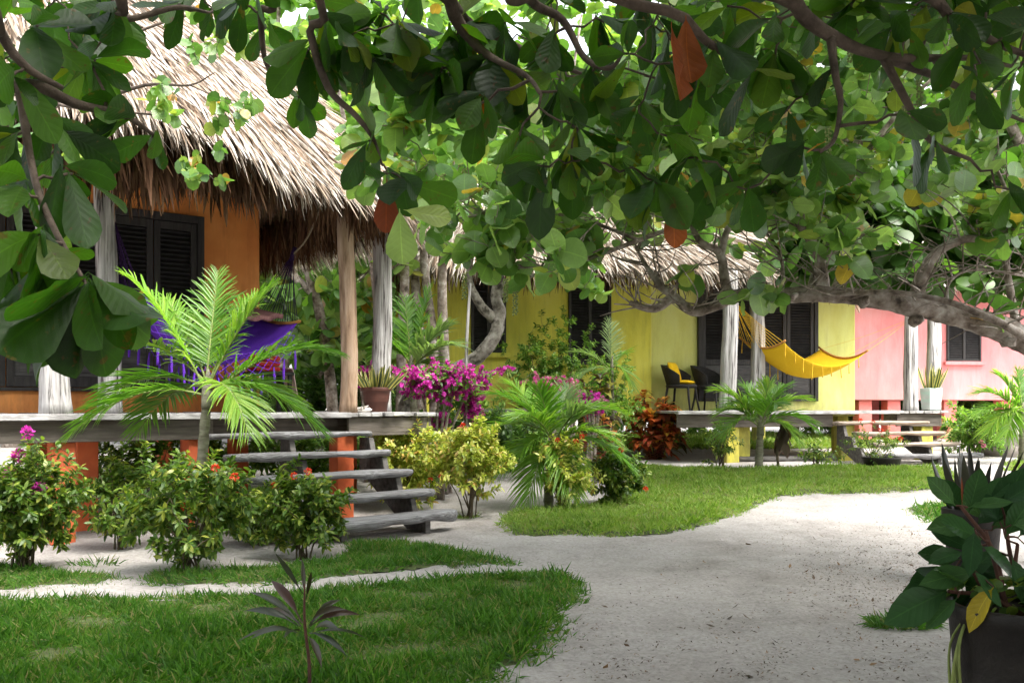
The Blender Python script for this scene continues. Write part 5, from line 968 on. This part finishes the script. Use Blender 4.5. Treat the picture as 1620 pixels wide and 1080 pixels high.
def grapes(parent, org, spots, n_=26):
    for px, py, Y in spots:
        m = MB(); p = P(px, py, Y); ln = R(.14, .2); m.tube([p, p + [.01, 0, -ln]], .003, 5); a = np.arange(n_) * 2.4
        for i in range(n_):
            c = p + A([math.cos(a[i]) * .014, math.sin(a[i]) * .014, -ln * (i + 1) / n_]); r_ = .0085 * R(.8, 1.15)
            th = np.arange(6) / 6 * 6.2832; m.loft([[c + A([r_ * s_ * math.cos(t), r_ * s_ * math.sin(t), r_ * z_]) for t in th] for s_, z_ in ((.3, -.95), (.9, -.4), (.9, .4), (.3, .95))])
        m.build('fruit_cluster', M_['greenstem'], parent, org)
grapes(sg, tb, [(1455, 125, 5.2), (1432, 165, 5.2), (1400, 10, 5.6), (1345, 55, 5.6), (1590, 120, 6), (1310, 200, 5.6), (700, 275, 6), (735, 265, 6), (770, 270, 6), (705, 320, 6), (800, 440, 6.4), (815, 460, 6.4), (735, 430, 6.4)])

# ------------------------------------------------------------------ sea grapes between the cabins
def seagrape(label, base, limbs, tips, mat='grape', leafs=(.14, .20), bark='bark', per=(5, 9), grp=None, shape=ROUND, mr=.006, name='sea_grape_tree', up=.9):
    global nodes, rads, wood
    t = tree(name, label, 'tree', base, grp); nodes, rads, wood = [], [], MB()
    for pts, r in limbs: limb([A(p, float) for p in pts], r, 9, 6, .14)
    d = grow(wood, nodes, rads, tips, mr, k=5, jit=.12, nseg=3, minr=.005); wood.build('trunk', M_[bark], t, base); m = MB()
    rosette(m, shape, tips, d, per, leafs, down=.12, droop=(-.05, .25), spread=1.0, width=(.9, 1.1), fold=(-.1, .25), bend=(-.25, .1), up=up, nj=.8, back=.45); m.build('crown', M_[mat], t, base); return t
def region(n_, x0, x1, y0, y1, Y0, Y1, f=None):
    o = []
    while len(o) < n_:
        px, py = R(x0, x1), R(y0, y1)
        if f is None or f(px, py): o.append(P(px, py, R(Y0, Y1)))
    return A(o)
b = GY(560, 13.6)
seagrape('leaning pale trunked sea grape curving up before the left yellow window', GY(600, 13.5),
    [([GY(600, 13.5) - [0, 0, .1], P(650, 622, 13.3), P(700, 592, 13.2), P(745, 572, 13.2), P(778, 540, 13.2), P(790, 500, 13.2), P(785, 470, 13.2), P(792, 440, 13.2)], [.11, .098, .09, .095, .10, .09, .08, .07]),
     ([P(782, 505, 13.2), P(765, 488, 13.15), P(750, 465, 13.1), P(742, 435, 13.1), P(748, 400, 13.0)], [.08, .065, .055, .045, .03]),
     ([P(790, 470, 13.2), P(830, 440, 13), P(890, 430, 12.9), P(930, 445, 12.8)], [.035, .028, .02, .01]), ([P(788, 445, 13.2), P(770, 400, 13), P(730, 340, 12.8), P(700, 280, 12.6)], [.1, .08, .06, .03]), ([P(748, 400, 13), P(800, 330, 12.8), P(850, 260, 12.6)], [.06, .05, .02])],
    np.vstack([region(75, 620, 900, 150, 400, 11.6, 13.4), region(120, 880, 1270, 130, 425, 10.4, 13, lambda a, b: b < np.interp(a, [880, 960, 1050, 1270], [440, 410, 385, 420])), region(10, 860, 945, 425, 470, 12.4, 12.9), P(800, 415, 13)[None]]), bark='barkpale', leafs=(.13, .19))
def stems(pxs, Y, top=420): return [([GY(a, Y) - [0, 0, .1], P(a + R(-8, 8), 560, Y), P(c_, top, Y + R(-.3, .3)), P(d_, top - 150, Y + R(-.6, .6)), P(d_ + R(-40, 40), top - 300, Y)], [.085, .075, .065, .05, .02]) for a, c_, d_ in pxs]
seagrape('many stemmed sea grape clump behind the right porch posts of the orange cabin', GY(650, 14.2), stems([(632, 640, 625), (668, 655, 640), (690, 672, 668), (610, 590, 560), (705, 700, 720)], 14.2),
    np.vstack([region(120, 560, 780, -60, 330, 13, 15.4), region(30, 560, 640, 330, 420, 13.6, 14.6)]), leafs=(.15, .22))
seagrape('sea grape with a slanting grey trunk seen through the orange cabin porch', GY(530, 15.5),
    [([GY(535, 15) - [0, 0, .1], P(515, 540, 15), P(490, 440, 15), P(478, 410, 15.2), P(470, 300, 15.4)], [.09, .08, .07, .06, .03]), ([P(500, 470, 15), P(450, 420, 15.3), P(415, 375, 15.5), P(380, 330, 15.6)], [.06, .07, .07, .05]), ([P(485, 430, 15), P(560, 380, 15.2), P(600, 300, 15.4)], [.05, .04, .02])],
    np.vstack([region(120, 400, 620, 330, 560, 14.2, 16.5), region(80, 380, 680, 40, 330, 15, 17.5)]), leafs=(.17, .25), mat='grape')
shrub('dark leafy thicket beneath the hammock side of the orange cabin', GY(480, 16.5), 1.7, 1.2, 'fardark', ntip=330, size=(.10, .16), per=(6, 9), nst=12)
shrub('dark leafy bush behind the brown porch post', GY(575, 15.8), 1.5, .8, 'fardark', ntip=260, size=(.10, .16), per=(6, 9), nst=12)
shrub('green bush seen under the orange deck behind the stairs', GY(470, 12.4), .8, 1.2, 'far', ntip=260, size=(.07, .11), per=(6, 9), nst=14, ry=.4)
shrub('green bush seen under the orange deck at the left', GY(250, 11.9), .85, 1.4, 'far', ntip=220, size=(.07, .11), per=(6, 9), nst=14, ry=.4)
# slender vine with bright little leaves hanging in front of the thatch
vb = GY(-60, 6.4); vt = thing('climbing_vine', 'thin twiggy vine with bright lime leaves hanging before the big thatched roof', 'vine', vb); wood = MB(); nodes, rads = [], []
limb([vb, P(-50, 500, 6.4), P(-20, 250, 6.2), P(60, 160, 6.0), P(130, 165, 5.8), P(230, 135, 5.6), P(300, 135, 5.5), P(340, 115, 5.5)], [.03, .028, .024, .018, .014, .010, .006, .003], 7)
limb([P(60, 160, 6.0), P(150, 175, 5.6), P(260, 185, 5.6), P(330, 225, 5.5)], [.012, .009, .006, .003], 6)
limb([P(300, 135, 5.5), P(335, 150, 5.5), P(372, 160, 5.5)], [.005, .004, .003], 5); limb([P(60, 160, 6), P(200, 60, 5.8), P(330, 20, 5.8), P(380, 50, 5.7)], [.012, .009, .006, .003], 6)
tp = np.vstack([region(9, 230, 280, 130, 185, 5.3, 5.7), region(12, 340, 405, 150, 200, 5.3, 5.7), region(14, 290, 370, 235, 290, 5.3, 5.7), region(16, 300, 400, 20, 85, 5.3, 6.0), region(14, 10, 160, 200, 250, 5.4, 6)]); d = grow(wood, nodes, rads, tp, .002, k=4, jit=.12, minr=.0018)
wood.build('stem', M_['barkdark'], vt, vb); m = MB(); rosette(m, ROUND2, tp, norm(d + [0, 0, -.3]), (3, 5), (.05, .085), down=.3, up=.5, nj=.8, back=.08); m.build('leaves', M_['grape'], vt, vb)

# ------------------------------------------------------------------ the trees behind
def bgtree(label, px, Y, h, rx, n_, mat, leafs, rz=None, zc=.58, grp='trees behind the cabins', per=(6, 10), shape=ROUND2):
    b = GY(px, Y); top = b + [0, 0, h]; c = b + [0, 0, h * zc]; L = []
    L.append(([b - [0, 0, .2], b + [R(-.2, .2), 0, h * .25], b + [R(-.4, .4), 0, h * .55]], [.22, .17, .10]))
    for i in range(6): a = i * 1.05 + R(-.3, .3); L.append(([b + [0, 0, h * R(.15, .4)], c + [math.cos(a) * rx * .4, math.sin(a) * rx * .4, R(-.1, .1) * h], c + [math.cos(a) * rx * .75, math.sin(a) * rx * .7, R(-.1, .3) * h]], [.10, .06, .025]))
    tips = ellipsoid(n_, c, (rx, rx * .7, rz or h * (1 - zc)), .35, .5, .4)
    seagrape(label, b, L, tips, mat, leafs, 'bark', per, grp, shape, .010, 'broadleaf_tree', .7)
BG = [('bright tree rising behind the ridge of the orange cabin', 430, 19, 10.5, 3.0, 420, 'far'), ('pale green tree between the orange and yellow cabins', 640, 21, 10.5, 3.0, 480, 'far'), ('bright tree behind the left half of the yellow cabin', 830, 24.5, 12, 3.6, 560, 'far'), ('tall tree behind the middle of the yellow cabin roof', 1040, 26, 12.5, 3.8, 600, 'far'),
      ('dense dark tree behind the right end of the yellow cabin', 1250, 25, 12, 3.6, 560, 'fardark'), ('dense dark tree above the pink cabin roof', 1430, 28.5, 10.5, 3.6, 600, 'fardark'), ('dark tree closing the view at the far right', 1620, 27.5, 10.5, 3.6, 600, 'fardark'), ('shadowy tree beyond the right edge of the pink cabin', 1850, 26, 10, 3.4, 420, 'fardark'),
      ('tree filling the gap behind the porch of the orange cabin', 500, 24, 6.5, 2.8, 420, 'fardark'), ('low bright tree behind the bougainvillea', 700, 23, 5.0, 2.2, 330, 'far'), ('tall tree at the left rear of the orange cabin', 220, 22, 10, 3.0, 380, 'far'), ('far tree at the left edge behind the thatch', 20, 20, 9.5, 3.0, 320, 'far')]
for lb, px, Y, h, rx, n_, mt in BG: bgtree(lb, px, Y, h, rx, int(n_ * 1.25), mt, (.22, .36))
for lb, px, Y, h, r, mt in [('hedge like bush behind the stilts of the pink cabin', 1420, 27.5, 1.6, 2.2, 'fardark'), ('hedge like bush at the right behind the pink cabin', 1560, 27.5, 1.6, 2.4, 'far'), ('hedge like bush behind the stilts of the yellow cabin', 1050, 26, 1.5, 2.6, 'far'), ('bush in the sand behind the yellow stairs', 1310, 27, 1.3, 2.0, 'far')]:
    shrub(lb, GY(px, Y), h, r, mt, ntip=260, size=(.16, .26), per=(6, 9), nst=10, group='bushes behind the far cabins')
# dark leafy crown low behind the limb over the pink cabin
seagrape('dark leafed sea grape filling the space above the pink cabin behind the limb', GY(1780, 13), [([GY(1780, 13), P(1760, 500, 12.6), P(1680, 380, 12.4), P(1560, 330, 12.2), P(1420, 340, 12.2), P(1300, 360, 12.2)], [.2, .16, .12, .09, .06, .03]), ([P(1680, 380, 12.4), P(1600, 200, 12), P(1500, 60, 12)], [.1, .07, .03]), ([P(1560, 330, 12.2), P(1400, 240, 11.8), P(1250, 200, 11.6)], [.07, .05, .02])],
    np.vstack([region(400, 1225, 1700, 250, 470, 10.8, 13.2, lambda a, b: b < np.interp(a, [1225, 1350, 1440, 1500, 1620, 1700], [420, 440, 470, 455, 470, 480])), region(130, 1200, 1700, -40, 250, 11, 14), region(30, 1240, 1340, 370, 440, 11, 12.5), region(110, 950, 1750, -260, -10, 13, 16.5)]), mat='fardark', leafs=(.15, .24))  # last region lies above the view, added to shade the yellow cabin roof
